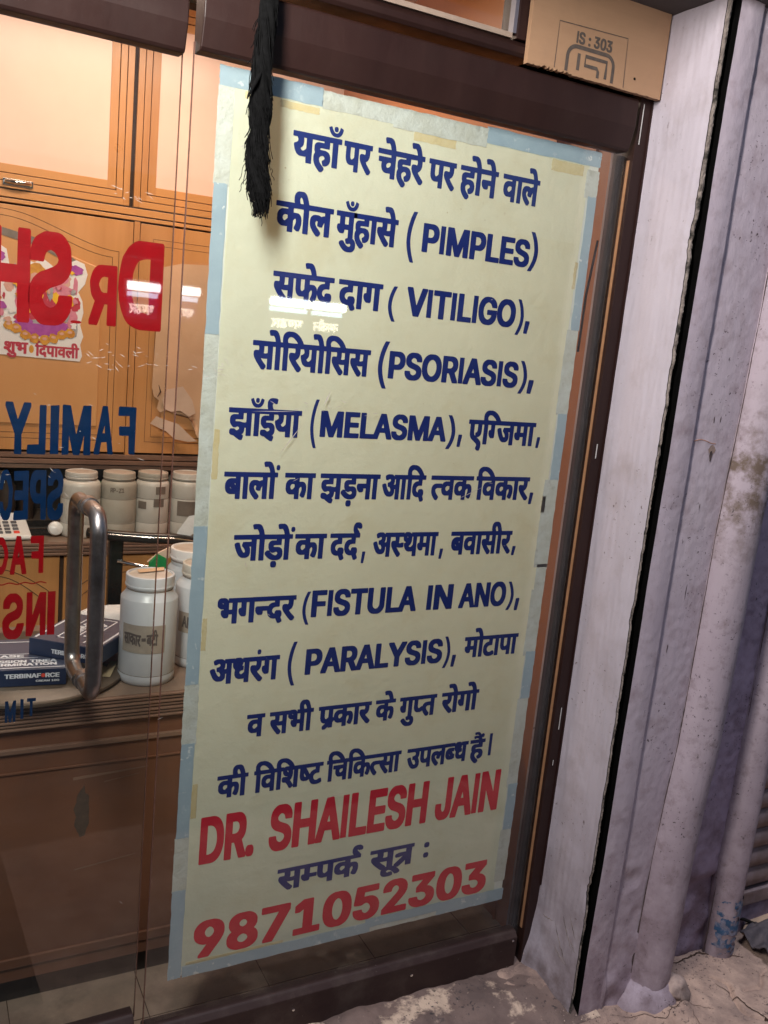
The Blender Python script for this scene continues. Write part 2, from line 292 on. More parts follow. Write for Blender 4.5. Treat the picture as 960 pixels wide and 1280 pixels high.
# ------------------------------------------------------------------ letter outlines and the lines of print on the poster
GLY = {
'य': (333, [[214,-16,211,-13,208,-8,206,64,184,61,111,61,95,63,78,69,52,83,40,92,20,119,8,142,-1,171,-6,194,-5,212,1,218,26,225,51,238,61,250,63,258,63,269,53,292,47,300,-16,301,-24,304,-27,312,-27,362,-25,368,-22,371,-16,372,359,372,364,371,368,368,369,362,369,312,366,304,361,301,312,301,310,298,309,-9,307,-13,301,-16],
  [146,135,151,134,161,136,174,142,192,154,207,168,208,296,205,301,164,301,160,298,165,271,165,244,159,212,144,187,112,162,126,145]]),
'ह': (305, [[120,-96,80,-64,46,-31,22,4,10,33,6,58,6,91,10,112,28,144,18,164,14,179,14,225,18,240,27,254,41,266,61,276,88,282,178,282,181,285,181,298,176,301,-20,302,-24,304,-27,310,-26,366,-22,371,-16,372,334,372,338,369,340,364,340,308,338,304,332,301,282,300,281,221,278,214,270,211,134,211,122,207,116,202,116,192,122,187,203,188,228,183,261,170,276,159,290,142,301,116,304,100,302,60,296,41,288,27,279,16,266,6,245,-6,220,-14,182,-14,176,-12,172,-6,158,29,158,46,161,53,184,63,201,79,203,87,197,99,190,106,182,110,166,115,157,115,132,106,115,92,108,77,108,64,118,37,139,11,195,-35,200,-46,200,-59,198,-65,168,-94,161,-97]]),
'ा': (149, [[32,-16,27,-11,25,-6,25,298,22,301,-18,301,-24,304,-27,312,-26,366,-22,371,-16,372,178,372,182,369,185,364,185,312,182,304,176,301,128,301,125,298,124,-9,122,-13,116,-16]]),
'प': (326, [[209,-16,205,-13,202,-8,201,71,180,68,114,68,91,73,66,84,53,94,33,119,26,137,19,166,19,298,14,301,-18,301,-25,306,-27,312,-27,362,-25,368,-22,371,-16,372,351,372,357,371,360,368,362,362,362,312,359,304,353,301,305,301,302,298,301,-9,299,-13,293,-16],
  [144,144,153,143,170,150,192,164,201,173,202,296,199,301,124,301,119,298,119,192,121,177,124,168,132,153]]),
'र': (235, [[174,-21,161,-12,130,15,80,63,50,94,20,130,8,148,-4,177,-3,212,4,227,11,233,22,239,36,242,86,241,105,236,109,238,115,248,119,264,119,277,113,298,109,301,-16,301,-22,303,-27,310,-27,362,-25,368,-21,371,261,372,266,371,270,366,271,312,270,306,263,301,220,300,219,235,211,208,199,187,187,171,174,161,140,141,144,133,169,108,222,61,247,41,254,31,254,16,251,10,222,-19,214,-22]]),
'च': (364, [[247,-16,243,-13,240,-8,239,55,222,53,143,53,118,59,95,71,72,92,61,113,56,125,54,141,54,173,58,196,3,197,-3,200,-6,208,-6,260,-3,266,1,268,238,269,240,273,239,300,-20,302,-25,306,-27,312,-27,364,-22,371,-16,372,389,372,395,371,398,368,400,362,400,312,397,304,391,301,343,301,341,298,340,-9,338,-13,332,-16],
  [181,127,189,127,211,136,226,147,238,160,240,166,239,196,211,197,189,193,172,185,162,175,156,164,156,150,161,142,168,134]]),
'न': (319, [[201,-16,196,-11,194,-6,193,154,145,154,144,123,142,116,135,104,120,94,59,94,43,100,19,119,4,141,-1,152,-6,169,-6,198,-3,206,5,218,18,226,34,228,193,229,193,300,-20,302,-25,306,-27,312,-27,364,-22,371,-16,372,343,372,349,371,352,368,354,362,354,312,351,304,345,301,297,301,294,298,294,-9,291,-13,286,-16]]),
'व': (319, [[203,-16,199,-13,196,-8,195,56,176,53,95,53,64,61,39,75,19,94,6,118,0,141,0,189,2,202,16,233,34,253,43,260,66,272,95,280,111,282,182,282,193,280,196,283,195,300,-20,302,-25,306,-27,312,-27,364,-22,371,-16,372,345,372,351,371,354,368,356,362,356,312,353,304,347,301,297,301,294,298,294,-9,291,-13,286,-16],
  [131,127,141,126,159,133,184,150,194,160,196,166,195,202,162,207,143,207,126,201,113,191,102,175,100,166,102,154,113,138]]),
'ल': (389, [[124,-21,88,9,47,47,16,89,2,119,-2,146,0,187,4,202,13,218,29,237,57,253,78,259,93,261,141,261,161,259,178,254,203,244,226,254,263,261,265,266,265,298,261,301,-20,302,-24,304,-27,310,-27,362,-24,369,-16,372,414,372,422,369,425,362,425,312,422,304,416,301,368,301,366,298,365,-6,363,-13,355,-16,276,-16,270,-15,267,-11,265,-6,264,170,258,166,245,146,230,108,224,105,180,105,137,119,135,125,135,148,142,173,131,181,120,184,106,171,101,160,100,152,106,133,129,102,198,41,204,29,204,16,201,10,172,-19,164,-22]]),
'क': (438, [[193,-16,189,-13,187,-8,186,55,168,53,93,53,62,62,37,75,20,92,12,104,4,121,0,142,0,192,4,210,18,237,38,257,68,274,91,280,107,282,176,282,184,280,186,283,186,300,-20,302,-24,304,-27,310,-27,362,-24,369,-16,372,462,372,470,369,473,362,473,310,470,304,466,302,291,301,287,298,288,244,347,245,376,241,397,231,406,225,419,212,432,187,438,156,438,118,436,100,424,56,413,31,403,15,399,10,393,7,355,7,308,33,306,39,306,56,326,91,334,112,338,135,332,158,328,165,322,168,307,159,290,142,287,135,287,-6,285,-11,282,-15,276,-16],
  [131,127,136,127,153,134,185,160,187,166,185,202,155,207,139,207,122,201,111,191,102,177,100,168,102,156,109,143,120,133]]),
'म': (343, [[226,-16,222,-13,219,-8,218,127,147,127,146,106,138,85,130,77,118,72,59,73,30,90,19,100,4,121,-4,142,-4,175,-1,181,7,191,16,197,24,199,43,199,46,202,46,298,41,301,-16,301,-24,304,-27,312,-27,362,-25,368,-22,371,-16,372,368,372,374,371,377,368,379,362,379,312,376,304,370,301,322,301,319,298,319,-9,316,-13,311,-16],
  [147,200,218,200,218,300,147,300]]),
'स': (388, [[166,-21,157,-16,137,2,74,65,44,98,8,146,1,162,-4,177,-3,212,4,227,11,233,22,239,34,241,93,241,98,266,92,298,86,301,-16,301,-22,303,-25,306,-27,312,-27,362,-25,368,-22,371,-16,372,412,372,418,371,422,368,423,362,423,312,420,304,414,301,366,301,364,298,363,-6,362,-11,359,-15,353,-16,274,-16,266,-13,263,-6,262,129,189,128,145,133,145,131,160,114,189,84,240,41,244,33,244,16,242,10,213,-19,205,-22],
  [200,202,224,201,259,207,263,210,262,300,197,300,198,237,191,206,193,203]]),
'फ': (443, [[197,-16,193,-13,190,-8,189,69,111,68,89,73,68,82,55,92,44,102,35,116,24,142,19,166,19,298,14,301,-18,301,-25,306,-27,312,-27,362,-24,369,-16,372,468,372,476,369,479,362,479,310,476,304,472,302,295,301,291,298,292,244,355,245,386,239,413,223,423,214,436,191,442,168,444,146,442,104,436,75,428,52,407,13,397,7,359,7,316,31,313,35,312,56,334,96,342,125,342,144,338,158,330,166,326,168,314,161,290,135,290,-6,288,-13,280,-16],
  [141,144,149,144,166,152,182,163,190,171,190,296,188,301,124,301,119,298,119,187,125,162]]),
'द': (299, [[216,-48,210,-44,172,24,122,24,99,29,74,36,45,52,34,61,16,83,2,116,0,131,0,183,4,200,16,223,38,247,66,264,93,272,114,276,132,276,141,279,142,298,138,301,-20,302,-25,306,-27,312,-27,364,-22,371,-16,372,322,372,328,371,331,368,333,362,333,312,330,304,322,301,243,300,242,216,239,208,232,205,174,205,149,201,132,195,120,188,111,178,102,164,100,148,104,133,108,127,120,114,132,106,143,101,148,104,151,125,158,139,166,145,186,153,245,153,255,151,270,143,282,131,290,116,292,106,292,79,287,60,274,41,301,-4,301,-23,297,-29,259,-48]]),
'ग': (323, [[205,-16,200,-11,198,-6,197,300,151,301,146,298,146,118,138,98,134,94,120,88,61,88,43,96,23,112,4,139,-4,164,-4,191,5,210,16,218,43,222,46,225,46,298,41,301,-16,301,-24,304,-27,312,-27,362,-25,368,-22,371,-16,372,349,372,355,371,358,368,360,362,360,312,357,304,351,301,303,301,300,298,299,-9,297,-13,291,-16]]),
'झ': (434, [[195,-77,126,-43,80,-15,53,-12,23,-4,13,3,4,14,0,29,0,48,2,58,10,71,22,79,32,82,86,82,95,79,114,70,132,58,139,57,169,67,178,77,182,89,180,95,172,103,155,110,136,106,113,97,74,97,61,104,45,115,20,140,8,160,2,183,2,221,8,241,20,258,41,272,64,280,78,282,151,282,154,285,153,300,-20,302,-24,304,-27,310,-27,362,-25,368,-22,371,-16,372,459,372,464,371,468,368,469,362,469,312,466,304,461,301,412,301,410,298,410,-6,408,-11,405,-15,399,-16,320,-16,312,-13,310,-6,309,94,307,97,288,97,285,94,280,52,271,31,257,15,237,2,237,0,240,-2,261,-8,265,-15,265,-34,247,-73,239,-78],
  [258,171,282,170,305,175,309,179,310,296,307,301,255,300,254,219,249,212,243,211,124,211,111,206,104,198,109,188,114,184,195,184,234,174]]),
'ई': (282, [[195,-77,126,-43,80,-15,43,-10,20,-2,6,10,0,27,0,48,6,66,14,75,28,81,86,82,99,78,136,57,161,64,170,69,178,77,182,87,180,95,170,104,155,110,136,106,113,97,74,97,61,104,45,115,20,140,8,160,2,183,2,221,8,241,20,258,44,273,66,280,82,282,151,282,154,285,153,300,-20,302,-24,304,-27,310,-27,364,-24,369,-18,372,124,373,125,375,114,412,113,462,120,483,129,498,151,516,162,522,184,528,195,530,264,530,299,522,311,516,314,512,315,489,303,454,301,450,295,447,259,447,234,456,228,453,218,442,214,431,214,423,220,401,233,377,238,373,307,372,314,369,317,362,316,307,309,301,255,300,254,219,249,212,243,211,124,211,111,206,104,198,109,188,114,184,197,184,228,176,243,168,261,155,271,142,280,123,285,96,285,83,283,62,278,46,263,21,237,0,263,-9,265,-15,265,-34,247,-73,243,-76,238,-78]]),
'ए': (318, [[228,-119,189,-97,185,-92,185,-71,203,-34,200,-23,188,-10,172,1,70,62,49,78,33,100,24,123,19,144,19,298,14,301,-18,301,-25,306,-27,312,-27,362,-25,368,-22,371,-16,372,343,372,349,371,352,368,354,362,354,312,351,304,345,301,303,301,300,298,300,204,298,177,292,152,282,133,270,119,245,104,216,95,198,94,201,90,241,68,275,44,292,27,301,8,306,-8,306,-52,304,-63,296,-86,282,-112,278,-117,272,-120],
  [150,121,153,121,154,123,150,141,152,164,157,168,180,175,192,187,196,194,198,206,198,296,195,301,124,301,119,298,119,177,121,162,128,142,138,130]]),
'ज': (426, [[309,-16,303,-11,302,-6,301,196,272,196,284,169,288,154,290,141,290,110,286,87,276,67,269,58,251,44,239,38,218,32,205,30,151,30,122,36,99,48,88,55,69,71,53,92,35,119,8,175,-8,219,-7,241,-1,247,39,261,82,259,86,254,112,187,127,158,149,128,168,112,176,108,186,117,190,127,186,146,173,168,151,190,134,202,131,208,131,229,147,264,157,268,299,269,302,273,301,300,-18,301,-24,304,-27,310,-27,362,-24,369,-16,372,451,372,459,369,462,362,462,312,459,304,453,301,405,301,402,298,401,-9,399,-13,393,-16]]),
'ब': (328, [[211,-16,207,-13,204,-8,203,56,182,53,99,53,66,61,43,73,21,92,6,118,0,142,0,189,2,202,14,229,37,254,64,270,99,280,116,282,189,282,201,280,204,283,203,300,-20,302,-25,306,-27,312,-27,364,-22,371,-16,372,353,372,359,371,362,368,363,362,363,312,361,304,355,301,307,301,304,298,303,-9,301,-13,295,-16],
  [122,131,125,131,125,133,110,152,103,157,104,148,109,142],
  [200,185,203,184,204,187,203,206,186,206,185,204]]),
'आ': (588, [[320,-16,316,-13,314,-8,313,141,311,145,299,145,296,142,296,100,290,79,281,64,270,53,257,44,239,36,222,32,205,30,151,30,114,38,78,59,60,75,43,96,22,129,-10,194,-10,212,-7,218,5,224,34,234,76,234,82,231,104,185,126,150,147,124,164,111,172,107,180,108,192,118,196,127,196,139,190,152,166,178,162,180,132,180,126,183,121,192,119,219,119,243,122,248,128,251,149,253,166,257,175,262,188,275,190,285,186,294,176,303,168,305,147,299,118,286,77,287,70,295,58,327,58,348,61,355,78,364,107,374,132,378,207,378,220,376,236,372,251,364,272,349,274,366,276,369,282,372,612,372,620,369,623,362,623,312,620,304,614,301,566,301,564,298,563,-6,561,-13,553,-16,474,-16,468,-15,464,-9,463,298,459,301,420,301,417,300,415,296,415,-9,412,-13,407,-16],
  [275,218,282,217,307,220,313,225,313,296,311,301,293,301,291,298,290,264,282,237,273,221]]),
'त': (327, [[103,-21,86,-8,52,23,28,52,12,77,4,94,-2,127,-2,150,2,175,8,189,20,207,32,218,59,233,76,239,99,243,201,246,202,298,197,301,-20,302,-24,304,-27,310,-27,362,-25,368,-22,371,-16,372,351,372,357,371,360,368,362,362,362,312,359,304,353,301,307,301,304,298,304,-6,302,-11,299,-15,293,-16,213,-16,205,-13,202,-6,202,169,197,172,153,172,128,168,116,162,104,150,101,141,100,133,107,112,119,94,146,66,180,37,183,31,182,14,179,8,155,-16,147,-21]]),
'अ': (439, [[320,-16,316,-13,314,-8,313,141,311,145,299,145,296,142,296,100,290,79,281,64,270,53,257,44,239,36,222,32,205,30,151,30,114,38,78,59,60,75,43,96,22,129,-10,194,-10,212,-7,218,5,224,34,234,76,234,82,231,104,185,126,150,147,124,164,111,172,107,180,108,192,118,196,127,196,139,190,152,166,178,162,180,132,180,126,183,121,192,119,219,119,243,122,248,128,251,149,253,166,257,175,262,188,275,190,285,186,294,176,303,168,305,147,299,118,286,77,287,70,296,58,329,58,348,62,356,78,364,107,374,132,378,207,378,220,376,236,372,251,364,272,349,274,366,276,369,282,372,464,372,470,371,473,368,475,362,475,312,472,304,466,301,418,301,416,298,415,-9,412,-13,407,-16],
  [275,218,282,217,307,220,313,225,313,296,311,301,293,301,291,298,290,264,282,237,273,221]]),
'थ': (369, [[251,-16,247,-13,244,-8,243,64,216,61,141,61,111,67,86,79,64,94,56,102,41,123,29,146,24,164,21,173,22,194,28,201,61,209,65,212,64,213,34,227,18,238,6,256,0,275,0,319,2,331,14,353,28,364,47,374,64,378,134,378,163,369,174,364,193,350,196,352,198,368,205,372,393,372,399,371,402,368,404,362,404,312,401,304,395,301,347,301,344,298,344,-9,341,-13,336,-16],
  [175,135,184,134,193,136,211,144,227,154,244,169,244,296,241,301,220,300,219,241,213,218,203,198,178,170,148,150,162,138],
  [112,285,114,287,110,296,101,304,97,303,95,298,98,292]]),
'ध': (353, [[236,-16,232,-13,229,-8,228,47,197,43,132,43,116,45,95,52,76,61,63,71,51,87,41,106,37,127,37,162,44,192,30,203,14,219,2,241,-2,256,-2,308,2,323,15,346,36,364,51,372,74,378,141,378,169,369,189,355,192,356,194,368,201,372,378,372,384,371,387,368,388,362,388,312,386,304,380,301,332,301,329,298,328,-9,326,-13,320,-16],
  [165,118,170,117,180,119,197,127,218,142,228,152,229,296,226,301,207,300,201,273,189,250,191,247,211,247,217,241,217,206,215,187,213,181,205,176,182,176,157,170,147,163,139,152,139,141,141,134,153,123]]),
'ट': (289, [[136,-16,107,-12,80,-4,51,11,29,31,18,46,10,62,2,85,0,100,0,150,4,171,14,192,23,206,41,223,59,235,80,245,107,253,139,258,140,298,136,301,-20,302,-24,304,-27,310,-26,366,-22,371,-16,372,318,372,322,369,325,364,325,312,322,304,314,301,245,301,241,298,240,196,238,189,232,186,172,184,141,176,129,169,114,156,102,137,100,125,104,102,113,88,134,69,164,59,189,63,239,84,278,84,286,81,290,75,303,39,303,17,299,12,280,4,226,-12,189,-16]]),
'भ': (404, [[286,-16,282,-13,279,-8,278,127,219,127,217,102,213,91,203,78,191,72,136,72,126,75,99,92,83,110,70,135,67,144,68,175,74,187,80,193,95,199,116,199,119,202,119,206,116,209,76,211,49,219,22,235,10,248,4,260,0,275,0,321,8,344,24,362,47,374,64,378,138,378,161,372,176,364,185,358,203,338,204,366,207,369,213,372,428,372,434,371,437,368,438,362,438,312,436,304,430,301,382,301,379,298,378,-9,376,-13,370,-16],
  [219,200,278,200,278,300,216,300],
  [106,287,112,287,109,294,101,303,97,303,95,296]]),
'उ': (315, [[161,-16,138,-12,105,2,86,15,58,43,31,81,11,120,-9,168,-10,187,-7,192,-3,196,34,209,74,209,82,206,86,200,97,171,112,139,134,103,161,74,176,64,188,61,201,69,207,77,210,85,210,98,205,112,190,135,172,152,134,153,128,156,123,171,121,216,124,221,128,224,172,231,189,240,199,250,203,260,204,269,200,279,187,296,178,301,-20,302,-24,304,-27,310,-26,366,-22,371,-16,372,343,372,347,369,350,364,349,308,347,304,341,301,303,300,306,281,306,248,303,235,294,210,276,187,298,156,305,141,311,121,313,108,313,67,309,45,296,21,284,9,274,2,255,-8,232,-14,214,-16]]),
'श': (391, [[180,-16,171,-8,127,50,104,75,86,91,80,93,39,94,24,98,8,108,-1,123,-4,131,-4,164,2,179,11,187,30,195,89,195,113,187,121,194,120,197,84,204,59,213,38,227,22,248,16,260,12,277,12,319,22,344,29,354,41,364,61,374,80,378,151,378,162,376,189,366,213,350,215,352,217,368,224,372,416,372,422,371,425,368,427,362,427,312,424,304,418,301,370,301,367,298,367,-6,366,-11,363,-15,357,-16,274,-16,268,-13,266,-9,264,13,222,-16],
  [262,39,264,38,265,44,265,296,263,301,247,301,243,298,248,269,248,237,242,202,236,187,217,152,190,125,235,75],
  [137,273,141,273,143,275,136,289,122,303,116,305,113,303,108,296,112,289,122,279]]),
'ष': (332, [[214,-16,211,-13,208,-8,206,71,201,72,182,68,114,68,101,70,82,77,66,84,53,94,39,110,26,137,19,166,19,298,14,301,-18,301,-25,306,-27,312,-27,362,-25,368,-22,371,-16,372,357,372,363,371,366,368,367,362,367,312,364,304,359,301,311,301,308,298,307,-9,305,-13,299,-16],
  [144,144,157,144,163,146,164,150,124,203,120,204,119,185,126,162,136,149],
  [204,250,207,250,208,254,207,300,168,301,170,294]]),
'ण': (415, [[297,-16,292,-11,290,-6,289,300,272,301,267,298,267,150,261,127,246,100,228,84,213,77,191,70,178,68,111,68,97,70,82,75,58,87,40,104,31,119,24,141,19,164,19,298,14,301,-18,301,-25,306,-27,312,-27,362,-24,369,-16,372,439,372,447,369,450,362,450,312,447,304,441,301,393,301,391,298,390,-9,388,-13,382,-16],
  [141,144,149,146,159,156,165,169,167,183,167,296,164,301,124,301,119,298,119,187,125,162,132,152]]),
'ड': (331, [[164,-16,143,-14,114,-8,88,2,59,17,22,44,-8,73,-11,81,-11,98,-3,111,28,133,66,134,77,131,60,156,52,183,52,223,58,241,70,259,95,274,116,280,132,282,201,282,204,285,203,300,-20,302,-24,304,-27,310,-27,362,-25,368,-22,371,-16,372,357,372,363,371,366,368,367,362,367,312,364,304,357,301,307,301,304,298,304,221,301,214,293,211,174,211,159,205,154,198,159,188,164,184,247,184,278,176,293,168,309,157,321,142,333,114,333,64,325,39,313,21,301,9,274,-6,243,-14,218,-16],
  [188,60,193,59,211,63,219,67,228,77,232,89,229,96,220,104,205,111,186,106,162,97,124,97,111,104,91,117,93,111,111,95,138,77,170,63]]),
'इ': (282, [[195,-77,126,-43,80,-15,53,-12,23,-4,13,3,4,14,0,29,0,48,2,58,10,71,22,79,32,82,86,82,95,79,114,70,132,58,139,57,169,67,178,77,182,89,180,95,172,103,155,110,136,106,113,97,72,98,45,115,20,140,8,160,2,185,2,221,6,237,18,257,41,272,66,280,82,282,151,282,154,285,154,298,149,301,-20,302,-25,306,-27,312,-27,364,-21,371,307,372,312,371,316,366,317,312,314,304,307,301,257,301,254,298,254,221,251,214,243,211,124,211,111,206,104,198,109,188,114,184,197,184,228,176,243,168,261,155,271,142,280,123,285,96,285,83,283,62,278,46,263,21,237,0,263,-9,265,-15,265,-34,247,-73,243,-76,238,-78]]),
'ड़': (331, [[141,-125,128,-119,119,-111,112,-98,110,-88,110,-67,112,-56,121,-40,134,-32,147,-28,191,-28,201,-30,215,-38,223,-50,227,-61,227,-94,217,-113,207,-121,195,-126],
  [164,-16,143,-14,114,-8,88,2,59,17,22,44,-8,73,-11,81,-11,98,-3,111,28,133,66,134,77,131,60,156,52,183,52,223,58,241,70,259,95,274,116,280,132,282,201,282,204,285,203,300,-20,302,-24,304,-27,310,-27,362,-25,368,-22,371,-16,372,357,372,363,371,366,368,367,362,367,312,364,304,357,301,307,301,304,298,304,221,301,214,293,211,174,211,159,205,154,198,159,188,164,184,247,184,278,176,293,168,309,157,321,142,333,114,333,64,325,39,313,21,301,9,274,-6,243,-14,218,-16],
  [188,60,193,59,211,63,219,67,228,77,232,89,229,96,220,104,205,111,186,106,162,97,124,97,111,104,91,117,93,111,111,95,138,77,170,63]]),
'े': (0, [[-118,338,-124,344,-135,383,-150,419,-157,432,-170,447,-184,454,-203,449,-239,449,-245,452,-261,496,-261,514,-259,519,-245,526,-220,530,-149,530,-124,524,-105,514,-82,493,-66,469,-47,427,-27,366,-27,346,-30,341,-36,338]]),
'ै': (0, [[-109,347,-139,382,-164,395,-174,397,-189,397,-224,386,-236,386,-239,388,-254,427,-254,435,-251,438,-212,449,-164,449,-143,442,-139,442,-139,444,-155,460,-176,468,-191,468,-211,463,-230,464,-242,498,-241,512,-232,516,-207,520,-162,520,-137,514,-122,506,-100,487,-83,462,-70,433,-54,389,-46,360,-46,352,-47,348,-51,347]]),
'ो': (149, [[32,-16,27,-11,25,-6,25,298,20,301,-20,302,-25,306,-27,312,-27,362,-25,368,-18,372,13,372,15,377,5,406,-6,429,-26,451,-36,454,-51,449,-89,449,-95,451,-98,454,-113,496,-113,514,-111,519,-107,522,-86,528,-70,530,-1,530,30,522,47,512,69,491,78,477,98,439,120,373,176,372,182,369,185,364,185,312,182,304,176,301,128,301,125,298,124,-9,122,-13,116,-16]]),
'ी': (149, [[32,-16,27,-11,25,-6,25,298,20,301,-18,301,-24,304,-27,310,-27,362,-25,368,-18,372,11,372,15,375,-1,418,-11,435,-28,453,-36,453,-46,442,-52,427,-52,412,-35,362,-35,344,-37,341,-43,338,-122,338,-130,340,-144,368,-152,396,-154,444,-149,468,-140,489,-118,512,-101,522,-82,528,-68,530,-1,530,13,528,41,516,60,502,78,477,103,423,118,375,124,372,176,372,182,369,185,364,185,312,182,304,176,301,128,301,125,298,124,-9,122,-13,116,-16]]),
'ि': (149, [[32,-16,27,-11,25,-6,25,298,20,301,-20,302,-25,306,-27,312,-27,362,-25,368,-18,372,5,372,7,375,4,391,4,437,10,462,18,477,28,491,43,504,66,518,101,528,116,530,193,530,232,524,270,512,320,485,347,465,372,442,399,410,426,371,431,362,430,344,428,341,422,338,336,338,329,342,293,386,270,407,239,429,219,441,199,449,162,457,134,449,120,440,110,427,104,410,108,393,118,373,176,372,182,369,185,362,185,312,182,304,176,301,128,301,125,298,125,-8,122,-13,116,-16]]),
'ु': (0, [[-122,-169,-151,-166,-178,-158,-203,-146,-227,-131,-263,-98,-286,-71,-288,-65,-288,-52,-286,-43,-249,-19,-205,-19,-197,-24,-166,-58,-134,-83,-101,-94,-86,-95,-70,-89,-61,-79,-58,-69,-62,-61,-68,-55,-78,-51,-107,-60,-151,-59,-155,-54,-169,-17,-169,0,-166,6,-155,12,-124,20,-105,22,-51,22,-34,20,-12,14,13,-1,26,-17,34,-32,40,-63,38,-102,32,-117,23,-132,1,-152,-24,-164,-61,-170]]),
'ू': (0, [[-128,-169,-143,-168,-164,-162,-187,-149,-205,-129,-213,-113,-217,-98,-217,-50,-209,-27,-200,-13,-186,0,-164,12,-149,18,-120,22,-62,22,-34,18,-7,10,20,-3,47,-22,83,-59,98,-79,109,-98,110,-117,107,-123,76,-143,68,-145,28,-145,20,-141,-15,-94,-41,-71,-53,-63,-74,-53,-84,-51,-95,-51,-109,-57,-117,-65,-121,-75,-115,-86,-99,-95,-72,-85,-32,-85,-26,-88,-10,-129,-10,-150,-12,-154,-24,-160,-57,-168,-74,-170]]),
'ँ': (0, [[-107,386,-141,398,-162,413,-173,423,-190,446,-205,477,-210,489,-210,498,-207,502,-172,515,-155,514,-142,485,-127,462,-107,444,-84,436,-61,438,-49,444,-39,452,-29,466,-22,481,-10,516,7,516,45,502,46,485,38,458,26,435,7,412,-22,394,-41,388,-53,386],
  [-89,452,-101,456,-113,468,-115,475,-115,500,-110,510,-99,518,-91,520,-64,520,-55,515,-45,502,-45,471,-52,460,-62,454,-72,451]]),
'ं': (0, [[-91,406,-100,410,-108,418,-113,429,-113,456,-109,468,-100,477,-89,482,-61,482,-53,479,-39,466,-35,452,-35,437,-39,421,-47,412,-59,406]]),
'।': (218, [[91,-16,86,-11,85,-6,85,364,87,369,93,372,176,372,182,369,185,362,185,-8,182,-13,176,-16]]),
'्': (0, [[32,-168,28,-165,-1,-126,-22,-105,-41,-92,-64,-84,-112,-83,-120,-81,-125,-67,-129,-44,-129,-19,-126,-13,-120,-9,-103,-7,-45,-7,-28,-9,4,-17,30,-30,52,-46,79,-73,109,-113,113,-123,113,-138,109,-146,78,-168]]),
'A': (480, [[-11,-25,-19,-19,-23,-11,-23,16,162,523,170,531,176,534,301,534,309,531,317,521,499,23,504,8,504,-9,501,-17,496,-23,489,-26,366,-25,356,-17,308,116,174,117,169,114,124,-15,117,-23,109,-26],
  [210,225,264,224,269,227,239,310,237,308,220,260,210,229]]),
'B': (456, [[32,-25,22,-18,19,-8,19,516,22,525,28,531,36,534,288,534,334,526,368,510,390,494,406,479,417,464,428,441,438,400,438,348,434,325,423,298,413,285,399,269,400,266,429,239,442,219,453,189,458,169,458,106,448,67,438,48,429,35,416,22,407,13,393,4,363,-12,324,-22,282,-26],
  [167,83,236,82,263,86,288,96,303,109,313,131,313,146,303,168,286,187,259,201,238,205,167,204],
  [167,312,222,311,236,313,259,321,277,333,290,352,294,366,294,379,284,401,266,416,241,424,230,426,167,425]]),
'C': (510, [[214,-31,189,-27,151,-16,114,4,89,22,65,46,37,87,26,110,14,141,2,196,0,218,0,291,4,325,10,354,24,395,39,425,55,449,91,488,134,516,178,533,211,540,322,540,357,533,389,522,424,503,444,487,472,457,488,433,498,414,507,387,513,362,513,339,511,331,505,325,499,322,380,323,370,331,363,354,351,378,328,403,314,412,299,420,270,428,247,424,232,418,205,401,194,393,185,381,165,350,152,318,144,269,144,241,150,200,158,173,179,135,203,109,234,90,266,80,297,88,316,98,332,109,342,119,355,139,363,154,370,178,376,183,382,186,497,186,503,184,511,178,513,169,513,148,507,121,490,79,469,48,455,32,438,17,411,-2,378,-18,334,-30,316,-32]]),
'D': (502, [[32,-25,22,-18,19,-8,19,516,22,526,28,531,36,534,274,534,307,530,334,524,361,514,400,493,418,478,440,456,463,425,478,394,490,362,500,312,502,291,502,219,498,185,490,148,482,125,463,85,455,73,440,54,418,32,384,7,351,-8,309,-20,253,-26],
  [167,83,205,82,243,88,274,98,297,111,317,129,332,150,344,173,354,208,358,233,358,277,349,319,344,337,332,360,317,381,297,399,278,410,241,422,214,426,170,426,166,423]]),
'E': (419, [[32,-25,22,-18,19,-8,19,516,22,526,28,531,36,534,397,534,405,531,411,525,413,518,413,444,411,434,401,427,166,425,167,312,384,310,392,304,396,294,396,221,392,210,382,203,167,202,165,87,166,83,170,82,403,81,411,75,415,66,415,-8,412,-18,407,-23,399,-26]]),
'F': (410, [[32,-25,22,-18,19,-8,19,516,22,526,28,531,36,534,393,534,401,531,407,525,410,518,410,444,407,434,398,427,170,426,167,425,165,421,167,304,374,303,383,296,386,287,387,214,384,204,378,198,370,195,167,194,165,-8,163,-17,157,-23,151,-26]]),
'G': (520, [[214,-31,189,-27,151,-16,120,0,103,11,62,50,41,79,31,96,20,123,10,154,4,183,0,216,0,292,8,346,27,404,51,444,67,466,86,484,118,508,153,526,176,533,209,540,320,540,355,533,388,522,416,506,438,491,472,457,495,421,511,377,513,368,513,342,511,333,505,327,499,324,380,325,370,333,355,366,336,393,309,414,297,420,270,428,263,428,236,420,209,404,190,389,168,356,152,318,144,269,144,241,148,210,156,179,176,141,187,125,202,110,226,94,239,88,268,80,282,82,299,88,318,98,341,117,361,146,369,171,364,174,257,174,249,178,245,183,242,192,242,264,245,271,249,276,259,280,505,280,515,273,519,264,519,189,517,160,513,135,498,89,476,53,445,20,426,6,407,-6,364,-23,336,-30,318,-32]]),
'H': (517, [[32,-25,22,-18,19,-8,19,516,23,527,34,534,149,534,157,531,162,526,165,516,167,316,347,315,351,316,352,319,352,516,355,526,361,531,368,534,482,534,491,530,496,525,498,516,498,-8,494,-19,484,-26,368,-26,361,-23,354,-17,352,-8,351,206,170,207,166,206,165,202,165,-8,163,-17,157,-23,151,-26]]),
'I': (189, [[36,-20,32,-17,31,-11,31,521,34,527,38,528,153,528,156,525,158,519,158,-13,155,-19,151,-20]]),
